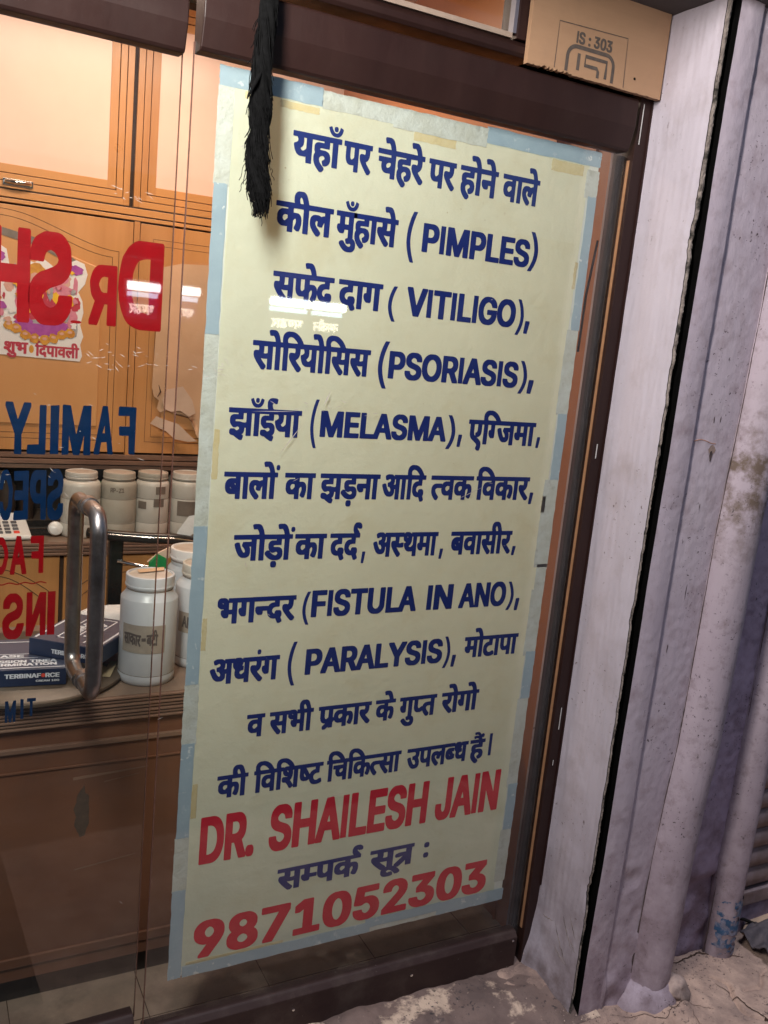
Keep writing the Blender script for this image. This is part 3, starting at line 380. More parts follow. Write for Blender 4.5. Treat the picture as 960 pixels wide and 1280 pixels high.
'J': (396, [[136,-31,114,-28,93,-21,62,-6,45,7,30,22,14,44,-1,83,-6,104,-8,123,-8,179,-5,189,0,194,7,197,127,196,135,191,138,183,139,139,143,119,155,98,170,84,184,80,191,81,207,90,215,98,223,110,231,139,231,516,233,525,239,531,245,534,364,533,374,526,377,516,377,121,373,92,363,60,349,34,322,5,301,-10,276,-21,234,-31]]),
'K': (467, [[32,-25,22,-18,19,-8,19,516,23,527,28,531,36,534,151,534,161,527,165,516,165,362,166,358,168,357,308,508,332,531,339,534,472,534,482,530,486,525,488,518,488,498,485,489,308,300,297,285,484,21,488,8,488,-9,485,-19,480,-23,472,-26,347,-26,339,-23,334,-18,196,177,191,179,165,150,165,-8,161,-19,157,-23,149,-26]]),
'L': (393, [[32,-25,22,-18,19,-8,19,518,23,527,34,534,151,534,161,527,165,516,166,85,170,82,389,81,398,75,402,66,402,-9,397,-20,386,-26]]),
'M': (628, [[32,-25,22,-18,19,-8,19,516,22,525,25,529,36,534,176,534,184,531,188,527,198,508,310,218,314,210,324,231,439,527,443,531,451,534,591,534,603,528,608,516,608,-8,605,-17,602,-21,591,-26,480,-26,472,-23,466,-18,463,-8,462,188,456,177,382,-13,378,-20,366,-26,263,-26,257,-24,247,-15,167,187,162,192,162,-8,159,-17,153,-23,147,-26]]),
'N': (523, [[32,-25,22,-18,19,-8,19,516,23,527,28,531,36,534,161,534,170,530,184,512,351,248,357,242,358,516,360,525,366,531,374,534,488,534,497,530,501,525,504,516,504,-8,500,-19,495,-23,488,-26,363,-26,353,-22,347,-15,182,244,168,266,166,266,165,-8,163,-17,157,-23,151,-26]]),
'O': (533, [[214,-31,191,-28,157,-18,114,4,89,22,65,46,37,87,22,119,10,154,2,196,0,218,0,291,8,344,26,398,37,421,51,443,65,462,91,488,134,516,178,533,211,540,322,540,345,536,374,528,407,512,427,500,447,484,465,466,482,445,507,400,521,364,526,341,533,298,533,212,527,169,515,127,505,104,490,75,457,34,438,17,416,2,378,-18,334,-30,316,-32],
  [263,81,278,82,309,94,334,111,353,132,361,144,378,181,386,216,390,254,386,292,380,321,369,350,349,381,332,399,316,410,297,420,268,428,247,424,224,414,195,393,184,380,172,362,158,335,150,308,144,267,144,239,150,200,158,173,172,146,187,125,204,108,234,90]]),
'P': (445, [[32,-25,22,-18,19,-8,19,516,22,526,28,531,36,534,284,534,330,526,355,516,372,506,402,483,424,454,438,425,448,385,450,341,446,300,436,266,421,235,412,223,378,192,355,179,330,169,286,161,167,160,165,-8,161,-19,157,-23,149,-26],
  [167,267,205,267,239,270,255,275,270,282,285,294,298,318,304,342,304,350,299,373,290,393,280,405,259,418,228,426,166,425]]),
'Q': (533, [[372,-71,358,-59,336,-30,218,-32,201,-30,157,-18,124,-2,89,22,65,46,37,87,22,119,6,173,0,218,0,292,4,325,14,368,26,398,37,421,65,462,102,496,134,516,155,526,186,535,213,540,324,540,374,528,407,512,426,501,447,484,463,468,490,433,513,387,527,339,533,298,533,212,531,192,523,152,507,108,490,75,459,35,505,-29,508,-36,507,-57,503,-66,493,-72],
  [243,87,246,87,246,91,208,141,206,148,206,166,210,177,214,181,222,184,339,184,347,180,366,158,374,171,382,194,390,252,386,292,380,321,369,350,349,381,332,399,316,410,297,420,270,428,247,424,224,414,195,393,185,381,172,362,158,335,150,308,144,269,144,239,150,200,158,173,172,146,187,125,203,109,222,96]]),
'R': (449, [[32,-25,22,-18,19,-8,19,516,22,525,28,531,36,534,284,534,332,526,349,520,372,508,393,493,415,471,432,444,442,419,448,393,450,375,450,329,442,285,432,260,424,246,400,218,370,194,465,19,467,12,467,-8,465,-17,459,-23,451,-26,330,-26,322,-23,312,-13,214,169,209,172,170,172,166,171,165,168,165,-8,162,-18,157,-23,151,-26],
  [167,281,220,280,238,282,261,288,276,296,286,304,301,333,304,344,304,362,294,391,278,409,257,420,230,426,166,425]]),
'S': (447, [[166,-33,132,-27,103,-18,66,2,33,33,15,60,2,94,-2,118,-2,144,2,154,7,158,14,161,132,160,144,150,149,127,152,119,160,108,170,97,193,84,224,76,238,79,264,88,284,101,292,110,301,127,304,135,303,144,292,164,263,181,226,195,122,225,89,240,55,265,40,279,29,294,22,310,14,337,12,350,12,396,18,427,24,443,35,464,65,496,88,512,120,528,147,536,172,540,282,540,316,533,347,522,380,503,401,484,419,462,432,435,440,404,440,369,436,359,424,353,309,354,299,362,294,383,286,398,272,413,253,424,226,431,193,422,176,411,164,396,158,385,156,373,165,356,175,346,195,334,238,319,330,293,368,276,401,253,419,235,430,219,444,189,448,168,448,108,444,89,438,71,428,52,415,33,384,4,345,-18,316,-27,280,-33]]),
'T': (449, [[164,-25,155,-18,152,-8,152,423,147,426,9,426,1,429,-5,435,-8,442,-8,516,-5,525,1,531,9,534,441,534,447,532,455,525,458,516,458,442,455,435,450,429,441,426,303,426,298,423,298,-8,296,-17,290,-23,284,-26]]),
'U': (517, [[213,-33,164,-25,141,-18,105,2,88,15,62,41,47,62,33,89,23,123,19,152,19,516,22,525,28,531,36,534,151,534,157,531,163,525,165,516,165,171,167,160,177,133,190,114,201,103,230,86,261,79,288,86,307,96,316,103,327,114,340,133,350,162,352,175,352,516,354,525,360,531,366,534,482,534,488,532,496,525,498,516,498,154,494,123,482,85,462,50,431,16,412,2,376,-18,343,-28,305,-33]]),
'V': (480, [[176,-25,167,-19,162,-9,-21,487,-23,494,-23,516,-21,525,-14,531,-7,534,109,534,116,531,121,527,128,512,237,204,241,199,357,526,363,531,370,534,488,534,495,531,501,525,504,518,503,496,317,-17,311,-23,305,-26]]),
'W': (686, [[128,-25,117,-17,112,-4,-23,491,-23,518,-17,529,-7,534,107,534,114,531,119,527,130,493,193,251,195,252,198,260,258,493,269,527,274,531,282,534,405,534,412,531,418,526,421,519,491,250,493,250,496,258,554,489,565,525,572,531,580,534,693,534,705,528,710,516,710,496,705,479,573,-6,565,-21,555,-26,432,-26,424,-23,419,-19,412,-2,343,249,341,248,335,227,276,8,267,-19,263,-23,255,-26]]),
'X': (474, [[-11,-25,-19,-19,-23,-9,-23,10,-21,17,149,260,146,267,-7,489,-10,496,-10,516,-6,527,-1,531,7,534,128,534,136,531,151,514,238,388,241,390,328,516,341,531,349,534,470,534,480,530,484,525,486,518,486,498,484,491,328,266,327,262,492,21,496,8,496,-9,492,-19,488,-23,480,-26,357,-26,349,-23,343,-18,238,134,232,130,139,-4,124,-23,116,-26]]),
'Y': (472, [[176,-25,167,-19,164,-9,163,194,-21,489,-23,498,-23,518,-21,525,-14,531,-7,534,116,534,124,531,134,519,236,355,240,358,337,518,348,531,357,534,478,534,486,531,492,525,494,518,494,496,490,485,308,194,308,-8,305,-17,300,-23,293,-26]]),
'Z': (438, [[14,-25,6,-19,2,-9,2,56,4,66,249,423,245,426,13,427,4,433,0,442,0,516,4,527,9,531,16,534,420,534,428,531,434,525,436,518,437,452,434,442,189,85,189,83,193,82,428,81,436,75,440,66,440,-8,436,-19,432,-23,424,-26]]),
'0': (453, [[176,-31,155,-27,128,-18,107,-6,89,7,61,38,49,56,35,83,17,139,12,169,8,208,8,298,15,360,33,419,52,458,76,488,89,501,113,518,136,529,174,540,276,540,289,538,312,531,334,522,348,514,368,497,388,475,403,454,421,418,436,366,444,314,446,225,444,192,438,152,424,100,403,54,379,21,355,0,316,-21,288,-30,272,-32],
  [219,81,230,80,248,89,259,98,276,123,284,139,296,179,304,246,300,308,290,354,284,369,273,393,261,408,245,422,228,430,218,428,203,418,189,405,175,383,166,362,158,333,150,275,152,210,156,185,168,142,181,116,192,100,200,92]]),
'1': (453, [[49,-25,40,-19,37,-9,37,64,39,71,43,76,51,80,166,80,171,83,171,366,170,370,166,370,116,334,62,334,55,336,49,342,46,350,46,435,49,444,64,458,156,525,170,533,303,533,312,526,315,516,316,83,320,80,416,80,424,76,428,71,431,62,431,-8,428,-17,422,-23,414,-26]]),
'2': (453, [[36,-25,27,-19,23,-9,23,54,26,64,31,71,236,291,265,329,274,348,279,368,276,387,263,410,245,424,224,431,207,426,193,416,184,407,174,390,170,377,165,346,157,339,151,338,38,338,29,344,26,352,25,389,33,427,47,458,60,477,95,510,111,520,132,529,161,538,174,540,278,540,318,529,345,516,366,501,386,481,401,460,409,444,417,421,421,398,421,344,415,316,398,275,371,237,329,187,233,87,231,83,412,82,418,80,426,74,429,66,429,-8,426,-17,420,-23,412,-26]]),
'3': (453, [[164,-31,126,-23,105,-16,66,6,40,29,24,52,14,71,8,89,4,112,4,141,7,149,13,154,18,157,138,156,147,148,156,118,164,106,174,95,193,84,214,78,222,78,243,84,255,90,273,106,286,131,288,144,286,158,282,169,271,189,259,201,238,212,218,218,193,222,130,222,124,225,118,230,115,241,115,306,118,316,208,418,211,425,45,426,38,429,31,435,29,442,29,516,31,525,38,531,45,534,401,533,410,527,413,518,413,454,411,444,299,316,299,313,334,303,369,283,396,258,417,227,428,196,433,173,433,114,423,75,417,62,403,41,382,17,357,-2,322,-19,293,-28,268,-31]]),
'4': (453, [[253,-25,244,-19,240,-9,239,79,13,81,4,87,0,96,0,169,4,181,20,208,210,527,214,531,222,534,336,534,345,528,349,519,350,496,348,489,268,354,264,344,368,343,379,337,383,325,383,191,388,188,439,188,450,181,454,169,454,96,450,87,441,81,384,79,383,-9,380,-17,374,-23,366,-26],
  [173,189,239,189,239,301,235,298,218,269,179,204]]),
'5': (453, [[170,-31,147,-27,114,-16,81,4,60,23,37,54,24,89,19,114,19,139,22,146,27,152,34,155,151,154,161,146,166,125,181,100,197,88,222,79,235,83,252,92,273,116,280,131,286,154,285,179,277,200,263,222,245,237,218,249,189,241,155,220,99,220,45,226,36,231,30,236,27,244,27,269,52,494,58,525,64,531,72,534,393,533,402,527,406,518,406,442,403,435,399,430,389,426,191,426,189,423,183,362,186,358,268,359,305,353,326,345,347,333,370,316,385,302,403,277,415,254,429,210,431,194,431,131,426,106,417,77,401,48,386,29,371,14,351,-2,318,-19,286,-29,270,-31]]),
'6': (453, [[176,-31,136,-21,109,-8,83,12,64,31,49,52,31,92,23,133,23,189,33,235,45,266,56,289,87,341,206,516,218,530,228,534,349,533,358,527,361,518,361,498,359,490,268,358,258,341,301,336,324,329,341,322,370,303,399,271,417,239,424,214,429,191,429,125,423,94,411,64,394,37,370,11,338,-12,305,-25,274,-31],
  [221,79,232,79,247,86,265,102,278,123,287,154,286,164,282,183,268,208,253,224,241,231,228,236,216,233,205,228,185,210,172,187,165,158,172,129,182,109,197,92]]),
'7': (453, [[68,-25,60,-19,56,-9,56,10,58,17,264,423,263,426,259,426,34,427,25,433,21,442,21,516,24,525,30,531,38,534,414,534,422,531,428,525,431,518,431,439,428,429,203,-17,198,-23,191,-26]]),
'8': (453, [[172,-31,149,-28,120,-19,91,-6,68,10,44,33,29,54,16,89,12,110,12,160,18,191,25,210,38,232,45,242,72,267,47,302,35,331,31,352,31,410,33,421,47,458,65,485,80,499,97,512,122,526,143,533,172,540,278,540,301,536,330,526,345,518,375,496,386,485,403,462,411,446,419,423,421,410,421,350,417,331,405,302,393,284,380,269,410,239,428,208,440,168,440,106,438,94,426,60,411,37,377,4,342,-15,320,-23,278,-31],
  [223,77,228,76,255,84,270,94,288,114,294,127,296,139,291,157,284,171,275,183,259,195,243,203,228,207,209,203,179,185,168,171,162,160,156,139,161,120,174,100,193,86],
  [221,319,228,319,236,321,256,333,267,344,274,360,278,375,274,393,261,414,247,424,226,432,205,424,191,414,177,393,174,375,179,354,191,336,201,329]]),
'9': (453, [[103,-25,94,-19,90,-9,90,10,94,19,195,168,193,170,164,170,143,175,126,181,99,194,73,216,58,231,49,244,41,258,31,283,23,323,23,379,25,394,33,425,49,458,67,483,95,508,111,518,139,531,174,540,278,540,318,529,357,508,384,484,405,454,417,429,424,404,429,379,429,319,426,302,415,262,392,212,369,173,259,12,234,-22,224,-26],
  [223,273,230,273,247,281,267,298,282,325,287,346,284,369,280,382,268,403,259,414,245,424,226,431,205,422,188,407,172,379,166,352,172,323,184,302,191,292,202,283]]),
'(': (273, [[176,-97,158,-69,137,-25,112,43,99,94,90,142,87,191,89,256,98,325,112,387,133,454,160,516,172,537,176,541,236,541,238,537,214,485,189,416,169,342,156,264,154,241,154,175,164,108,179,48,202,-15,236,-94,232,-97]]),
')': (273, [[39,-97,37,-94,37,-90,78,4,96,54,106,91,113,127,119,173,119,243,111,304,92,391,67,466,35,539,39,542,95,541,101,537,109,523,134,469,155,408,169,354,179,304,185,256,187,223,185,160,173,87,161,43,136,-25,103,-90,97,-97]]),
',': (188, [[11,-144,2,-138,-1,-131,-2,-100,25,71,30,87,36,93,43,95,161,95,168,93,174,87,176,81,177,58,122,-137,116,-143,111,-145]]),
'.': (188, [[59,-29,47,-25,32,-16,22,-6,14,8,10,21,10,62,18,83,37,102,57,111,136,111,153,102,173,83,181,62,181,19,176,6,170,-4,151,-21,130,-30]]),
':': (188, [[59,-29,47,-25,32,-16,22,-6,14,8,10,21,10,62,18,83,37,102,57,111,136,111,153,102,173,83,181,62,181,19,176,6,170,-4,151,-21,130,-30],
  [61,246,43,252,30,261,22,269,14,283,10,296,10,337,19,360,38,378,53,385,64,388,126,388,138,385,162,370,175,354,181,335,181,294,176,283,167,267,151,254,130,245]]),
'-': (453, [[86,163,76,171,73,181,73,254,77,264,86,270,361,270,370,266,376,256,377,179,373,169,364,163]]),
'a': (389, [[113,-33,84,-27,49,-12,34,-1,20,13,4,35,-5,60,-10,79,-10,137,-3,162,7,182,28,205,41,214,67,227,86,233,124,241,205,251,226,256,234,260,232,271,226,283,216,293,195,303,181,298,159,286,145,270,138,258,128,250,70,249,14,265,8,269,2,281,2,306,4,314,14,333,24,347,47,370,76,389,111,403,145,409,241,409,266,405,293,397,322,381,344,362,365,329,375,294,377,279,377,-8,374,-17,369,-23,363,-26,253,-26,245,-24,207,-33],
  [165,75,176,74,189,79,214,95,223,106,230,121,235,137,234,146,203,143,174,137,153,129,139,118,133,106,137,94,145,84]]),
'~ग': (218, [[61,88,43,96,23,112,4,139,-4,164,-4,191,5,210,16,218,43,222,46,225,46,298,41,301,-16,301,-24,304,-27,312,-27,362,-25,368,-22,371,-16,372,222,372,228,371,231,368,233,362,233,312,230,304,222,301,151,301,146,298,146,118,138,98,134,94,120,88]]),
'~त': (238, [[103,-21,86,-8,52,23,28,52,8,85,0,112,-2,129,0,166,8,189,19,206,31,218,58,233,78,240,99,243,130,245,241,245,247,244,250,241,252,235,252,181,247,174,241,172,153,172,138,170,116,162,104,150,101,141,100,133,108,110,131,81,180,37,183,31,183,17,179,8,149,-20,143,-22],
  [-20,302,-24,304,-27,310,-27,362,-24,369,-18,372,241,372,249,369,252,364,252,310,249,304,243,301]]),
'~स': (299, [[166,-21,157,-16,138,1,73,66,34,111,8,146,1,161,-4,177,-4,210,6,229,22,239,34,241,84,242,91,240,96,248,98,266,94,292,89,300,-16,301,-24,304,-27,312,-27,364,-24,369,-20,372,303,372,309,371,313,366,313,310,309,303,303,301,201,301,196,298,198,287,198,239,192,204,203,201,222,201,264,209,308,208,313,200,313,144,311,139,301,134,280,130,253,128,189,128,145,133,145,131,160,114,189,84,240,41,244,33,244,16,242,10,213,-19,205,-22]]),
'~न': (230, [[57,94,43,100,26,113,10,131,-1,152,-6,168,-6,198,-1,210,6,219,18,226,34,228,234,228,241,225,244,218,244,166,241,158,234,155,147,155,144,152,144,123,142,116,136,106,128,98,118,94],
  [-20,302,-25,306,-27,312,-27,364,-24,369,-20,372,234,372,239,371,244,366,244,310,241,304,238,302]]),
'~प': (238, [[111,69,82,77,54,92,39,109,29,127,19,166,19,298,14,301,-18,301,-25,306,-27,312,-26,366,-22,371,-16,372,245,372,250,368,252,362,252,310,247,303,241,301,120,300,119,192,124,168,127,160,135,150,149,143,162,146,174,152,203,172,241,172,249,169,252,162,251,98,247,92,220,79,195,70,180,68]]),
'~ष': (244, [[111,69,82,77,54,92,39,109,29,127,19,166,19,298,14,301,-18,301,-25,306,-27,312,-26,366,-22,371,-16,372,251,372,255,369,258,364,258,312,255,304,247,301,170,301,168,298,257,179,257,98,253,93,228,81,195,70,182,68],
  [144,144,157,144,163,146,164,150,124,203,120,204,119,185,126,162,136,149]]),
'~ब': (240, [[95,54,66,61,43,73,21,92,6,118,0,141,0,191,6,214,14,229,36,253,49,262,74,274,89,278,116,282,189,282,226,278,234,275,237,271,238,266,238,239,235,212,228,207,188,207,185,204,220,161,224,159,245,159,252,154,254,148,254,87,252,81,245,75,230,67,195,55,182,53],
  [122,131,125,131,125,133,110,152,103,157,104,148,109,142],
  [-20,302,-24,304,-27,310,-27,362,-24,369,-18,372,243,372,251,369,254,364,254,310,251,304,245,301]]),
'~म': (255, [[59,73,32,88,19,100,4,121,-4,142,-4,175,2,187,16,197,24,199,43,199,46,202,46,298,41,301,-16,301,-24,304,-27,312,-27,362,-25,368,-22,371,-16,372,259,372,264,371,268,368,269,362,269,310,264,303,259,301,147,300,146,204,147,200,151,199,259,199,264,198,268,194,269,189,269,139,268,133,264,130,259,128,149,128,146,125,146,106,144,96,138,84,130,77,120,72]]),
'~ण': (326, [[107,69,82,75,59,86,40,104,31,119,24,141,19,164,19,298,14,301,-18,301,-25,306,-27,312,-27,362,-24,369,-16,372,330,372,338,369,340,362,340,312,338,304,330,301,272,301,267,298,267,150,261,127,247,102,228,84,213,77,191,70,178,68],
  [141,144,149,146,159,156,165,169,167,183,167,296,164,301,124,301,119,298,119,187,125,162,132,152]]),
'^': (0, [[-34,306,-49,313,-84,356,-102,368,-115,383,-129,412,-131,425,-131,469,-124,489,-117,504,-107,517,-91,529,-80,535,-59,541,-3,541,18,535,30,529,48,514,59,498,63,489,63,466,58,452,51,446,41,442,-7,442,-21,448,-30,459,-36,454,-38,442,-34,433,-8,412,30,364,35,352,35,325,26,311,11,305]]),
'π': (326, [[93,-41,78,-33,70,-20,70,10,77,23,128,60,136,67,101,70,70,82,48,98,33,119,26,137,19,166,19,298,14,301,-18,301,-25,306,-27,312,-27,362,-25,368,-22,371,-16,372,351,372,357,371,360,368,362,362,362,312,359,304,353,301,305,301,302,298,302,168,305,165,324,164,336,156,342,144,342,118,336,104,303,75,302,-6,300,-11,297,-15,291,-16,211,-16,205,-13,202,-4,199,-2,145,-39,136,-41],
  [144,144,153,143,170,150,192,164,201,173,202,296,199,301,124,301,119,298,119,192,121,177,124,168,132,153]]),
'τ': (300, [[20,-21,9,-16,-1,-2,-4,8,-4,23,2,41,105,132,137,166,118,166,78,153,30,154,16,161,8,173,8,204,12,214,14,218,28,226,76,241,187,241,188,300,184,303,-20,304,-24,306,-27,312,-27,362,-24,369,-16,372,316,372,324,369,327,362,325,308,318,303,291,303,289,300,288,-6,286,-13,278,-16,199,-16,191,-13,188,-6,188,73,186,76,82,-16,68,-22]]),
}

WORDS=[
('d','य ह ा ँ',0.1510,0.2501,1.9655,2.0162),
('d','प र',0.2585,0.3181,1.9655,2.0162),
('d','च े ह र े',0.3336,0.4393,1.9655,2.0162),
('d','प र',0.4522,0.5158,1.9655,2.0162),
('d','ह ो न े',0.5292,0.6224,1.9655,2.0162),
('d','व ा ल े',0.6381,0.7332,1.9655,2.0162),
('d','क ी ल',0.1266,0.2448,1.8336,1.8891),
('d','म ु ँ ह ा स े',0.2546,0.3915,1.8336,1.8891),
('l','P I M P L E S',0.4531,0.7300,1.8334,1.8900),
('p','(',0.4153,0.4365,1.8075,1.9097),
('p',')',0.7277,0.7522,1.8254,1.9104),
('d','स फ े द',0.1307,0.2594,1.7020,1.7531),
('d','द ा ग',0.2721,0.3697,1.7020,1.7531),
('l','V I T I L I G O',0.4296,0.7120,1.6993,1.7571),
('p','(',0.3868,0.4064,1.6828,1.7552),
('p',')',0.7149,0.7350,1.6831,1.7620),
('p',',',0.7384,0.7532,1.6876,1.7163),
('p','(',0.3769,0.4006,1.5418,1.6412),
('p',')',0.7426,0.7651,1.5515,1.6265),
('p',',',0.7685,0.7855,1.5527,1.5848),
('d','स ो ि र य ो ि स स',0.0988,0.3557,1.5656,1.6193),
('l','P S O R I A S I S',0.4021,0.7392,1.5651,1.6212),
('d','झ ा ँ ई य ा',0.0588,0.2110,1.4312,1.4850),
('l','M E L A S M A',0.2558,0.5637,1.4341,1.4874),
('p','(',0.2335,0.2499,1.4092,1.5103),
('p',')',0.5647,0.5869,1.4169,1.4934),
('p',',',0.5943,0.6060,1.4225,1.4508),
('p',',',0.8143,0.8251,1.4267,1.4528),
('p',',',0.8140,0.8259,1.2905,1.3192),
('d','ए ि ~ग ज म ा',0.6220,0.8068,1.4322,1.4866),
('d','ब ा ल ो ं',0.0576,0.1691,1.3022,1.3547),
('d','क ा',0.1877,0.2535,1.3022,1.3547),
('d','झ ड़ न ा',0.2678,0.4071,1.3022,1.3547),
('d','आ ि द',0.4143,0.5228,1.3022,1.3547),
('d','~त व क',0.5390,0.6500,1.3022,1.3547),
('d','ि व क ा र',0.6601,0.8095,1.3022,1.3547),
('d','ज ो ड़ ो ं',0.0867,0.2127,1.1715,1.2232),
('d','क ा',0.2210,0.2911,1.1715,1.2232),
('d','द द ^',0.3024,0.3709,1.1715,1.2232),
('d','अ ~स थ म ा',0.4060,0.5710,1.1715,1.2232),
('d','ब व ा स ी र',0.6085,0.7779,1.1715,1.2232),
('p',',',0.3798,0.3889,1.1568,1.1836),
('p',',',0.5793,0.5892,1.1613,1.1858),
('p',',',0.7830,0.7939,1.1647,1.1876),
('p','(',0.2499,0.2671,1.0221,1.0970),
('p',')',0.7870,0.8068,1.0262,1.0984),
('p',',',0.8123,0.8256,1.0242,1.0554),
('p','(',0.2262,0.2452,0.8838,0.9849),
('p',')',0.6231,0.6417,0.8905,0.9696),
('p',',',0.6466,0.6592,0.8917,0.9218),
('d','भ ग ~न द र',0.0581,0.2321,1.0369,1.0894),
('l','F I S T U L A',0.2705,0.5333,1.0394,1.0980),
('l','I N',0.5608,0.6308,1.0394,1.0980),
('l','A N O',0.6491,0.7830,1.0394,1.0980),
('d','अ ध र ं ग',0.0517,0.2048,0.9040,0.9574),
('l','P A R A L Y S I S',0.2675,0.6194,0.9067,0.9644),
('d','म ो ट ा प ा',0.6810,0.8356,0.9126,0.9605),
('d','व',0.1431,0.1813,0.7746,0.8237),
('d','स भ ी',0.1950,0.2961,0.7746,0.8237),
('d','π क ा र',0.3114,0.4416,0.7746,0.8237),
('d','क े',0.4552,0.5050,0.7746,0.8237),
('d','ग ु ~प त',0.5190,0.6176,0.7746,0.8237),
('d','र ो ग ो',0.6343,0.7381,0.7746,0.8237),
('d','क ी',0.0857,0.1527,0.6394,0.6893),
('d','ि व ि श ~ष ट',0.1688,0.3323,0.6394,0.6893),
('d','ि च ि क ~त स ा',0.3436,0.5353,0.6394,0.6893),
('d','उ प ल ~ब ध',0.5544,0.7256,0.6394,0.6893),
('d','ह ै ं',0.7339,0.7757,0.6394,0.6893),
('p','।',0.7895,0.7981,0.6424,0.7024),
('r','D R .',0.0542,0.1793,0.4880,0.5967),
('r','S H A I L E S H',0.2140,0.6265,0.4880,0.5967),
('r','J A I N',0.6506,0.8392,0.4880,0.5967),
('d','स ~म प क ^',0.2442,0.4529,0.3819,0.4331),
('d','स ू τ',0.4825,0.6016,0.3819,0.4331),
('p',':',0.6312,0.6464,0.3883,0.4306),
('r','9 8 7 1 0 5 2 3 0 3',0.0542,0.8350,0.2543,0.3430),
]
_gc = {}
def glyph(ch):
    if ch in _gc: return _gc[ch]
    adv, s = GLY[ch]; c = bpy.data.curves.new('g', 'CURVE'); c.dimensions = '2D'; c.fill_mode = 'FRONT'
    for l in s:
        pts = [(l[i], l[i+1]) for i in range(0, len(l), 2)]
        sp = c.splines.new('POLY'); sp.points.add(len(pts)-1); sp.use_cyclic_u = True
        for p, (x, y) in zip(sp.points, pts): p.co = (x/1000, y/1000, 0, 1)
    o = bpy.data.objects.new('g', c); COL.objects.link(o); bpy.context.view_layer.update()
    me = o.evaluated_get(bpy.context.evaluated_depsgraph_get()).to_mesh()
    v = [(p.co.x, p.co.y) for p in me.vertices]; f = [tuple(p.vertices) for p in me.polygons]
    bpy.data.objects.remove(o); bpy.data.curves.remove(c)
    _gc[ch] = (adv/1000, v, f); return _gc[ch]
LATREF = .509; DEVREF = .357
def layout(tokens, gap=0):
    pen = 0; out = []; prev = ''; k = 0
    for t in tokens.split(' '):
        if t == '_': pen += .22; continue
        adv, v, f = glyph(t); dx = 0
        if t == 'ं' and prev in 'ोौ': dx = .105
        if t == 'ं' and prev == 'ै': dx = .03
        out.append((pen+dx, v, f, k)); k += 1; pen += adv+(gap if adv > .05 else 0)
        prev = t
    return out, pen
def text(mb, kind, tokens, x0, x1, zb, zt, y, mirror=False, wob=0):
    """flat print on a plane y = const; kinds: d Devanagari word, l/r Latin word, p fitted mark"""
    out, pen = layout(tokens)
    xs = [p+v[0] for p, vv, f, k in out for v in vv]; ys = [v[1] for p, vv, f, k in out for v in vv]
    if kind == 'd': a, b, c, d = -.0155, pen+.018, -.004, DEVREF+.005
    elif kind in 'lr': a, b, c, d = min(xs), max(xs), -.015, LATREF+.015
    else: a, b, c, d = min(xs), max(xs), min(ys), max(ys)
    for p, vv, f, k in out:
        sh = random.uniform(-wob, wob)
        pts = []
        for gx, gy in vv:
            t = (p+gx-a)/(b-a)
            X = x1+(x0-x1)*t if mirror else x0+(x1-x0)*t
            pts.append((X, y-.00012*(k % 3), zb+(zt-zb)*(gy-c)/(d-c)+sh))
        mb.add(pts, f)
    return mb
# ------------------------------------------------------------------ ground
def nz(x, y, z=0, s=1): return noise.noise(Vector((x*s, y*s, z*s)))
def ground_h(x, y):
    h = .006*nz(x, y, 3, 3)+.0010*nz(x, y, 9, 17)+.0008*nz(x, y, 1, 38)+.0012*nz(x, y, 1, 95)
    # cement heaped against the foot of the reveal
    d = math.hypot((x-1.0)/.26, (y+.06)/.14); h += .040*math.exp(-d*d*1.6)*(1+.5*nz(x, y, 2, 22))
    d = math.hypot((x-1.26)/.2, (y+.26)/.13); h += .022*math.exp(-d*d*1.5)*(1+.7*nz(x, y, 5, 26))
    # broken edge of the paving slab on the right, and the hollow behind it
    e = y+.155+.05*math.sin(x*3.1)+.02*nz(x, 0, 4, 9)
    if x > 1.2: h += .016*min(1, max(0, -e/.018))*min(1, (x-1.2)/.05)-.012*(1 if e > 0 else 0)
    # crack
    if x > 1.25 and y < -.18:
        cx = 1.455+.02*math.sin(y*38)+.014*nz(0, y, 7, 20)+.5*max(0, -.30-y)*.16
        if y < -.24: h -= .016*math.exp(-((x-cx)/.006)**2)
        c2 = -.33+.35*(x-1.5)+.02*nz(x, 0, 8, 15)
        if x > 1.5: h -= .010*math.exp(-((y-c2)/.006)**2)
    return h-.012
g = MB(); g.grid(lambda u, v: (lambda x, y: (x, y, ground_h(x, y)))(-.2+3.0*u, -.95+.98*v), 560, 200)
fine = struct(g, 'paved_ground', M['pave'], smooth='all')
fine['label'] = 'sandy worn stone paving with cracks in front of the wall'
g = MB()
for x0, x1, y0, y1 in ((-60, -.2, -60, .03), (2.8, 60, -60, .03), (-.2, 2.8, -60, -.95)): g.add([(x0,y0,-.014),(x1,y0,-.014),(x1,y1,-.014),(x0,y1,-.014)], [(0,1,2,3)])
struct(g, 'ground', M['lane'])
def step_h(x, y):
    f = min(1, max(0, (y+.17)/.06)); r = min(1, max(0, (1.03-x)/.12))
    h = .010+.016*f+.010*nz(x, y, 3, 9)+.006*nz(x, y, 5, 31)
    h += .018*max(0, nz(x, y, 11, 6))
    return h*min(1, (y+.24)/.05)-.004
g = MB(); g.grid(lambda u, v: (lambda x, y: (x, y, step_h(x, y)))(-.55+1.62*u, -.24+.255*v), 260, 60)
struct(g, 'cement_step', M['step'], smooth='all')
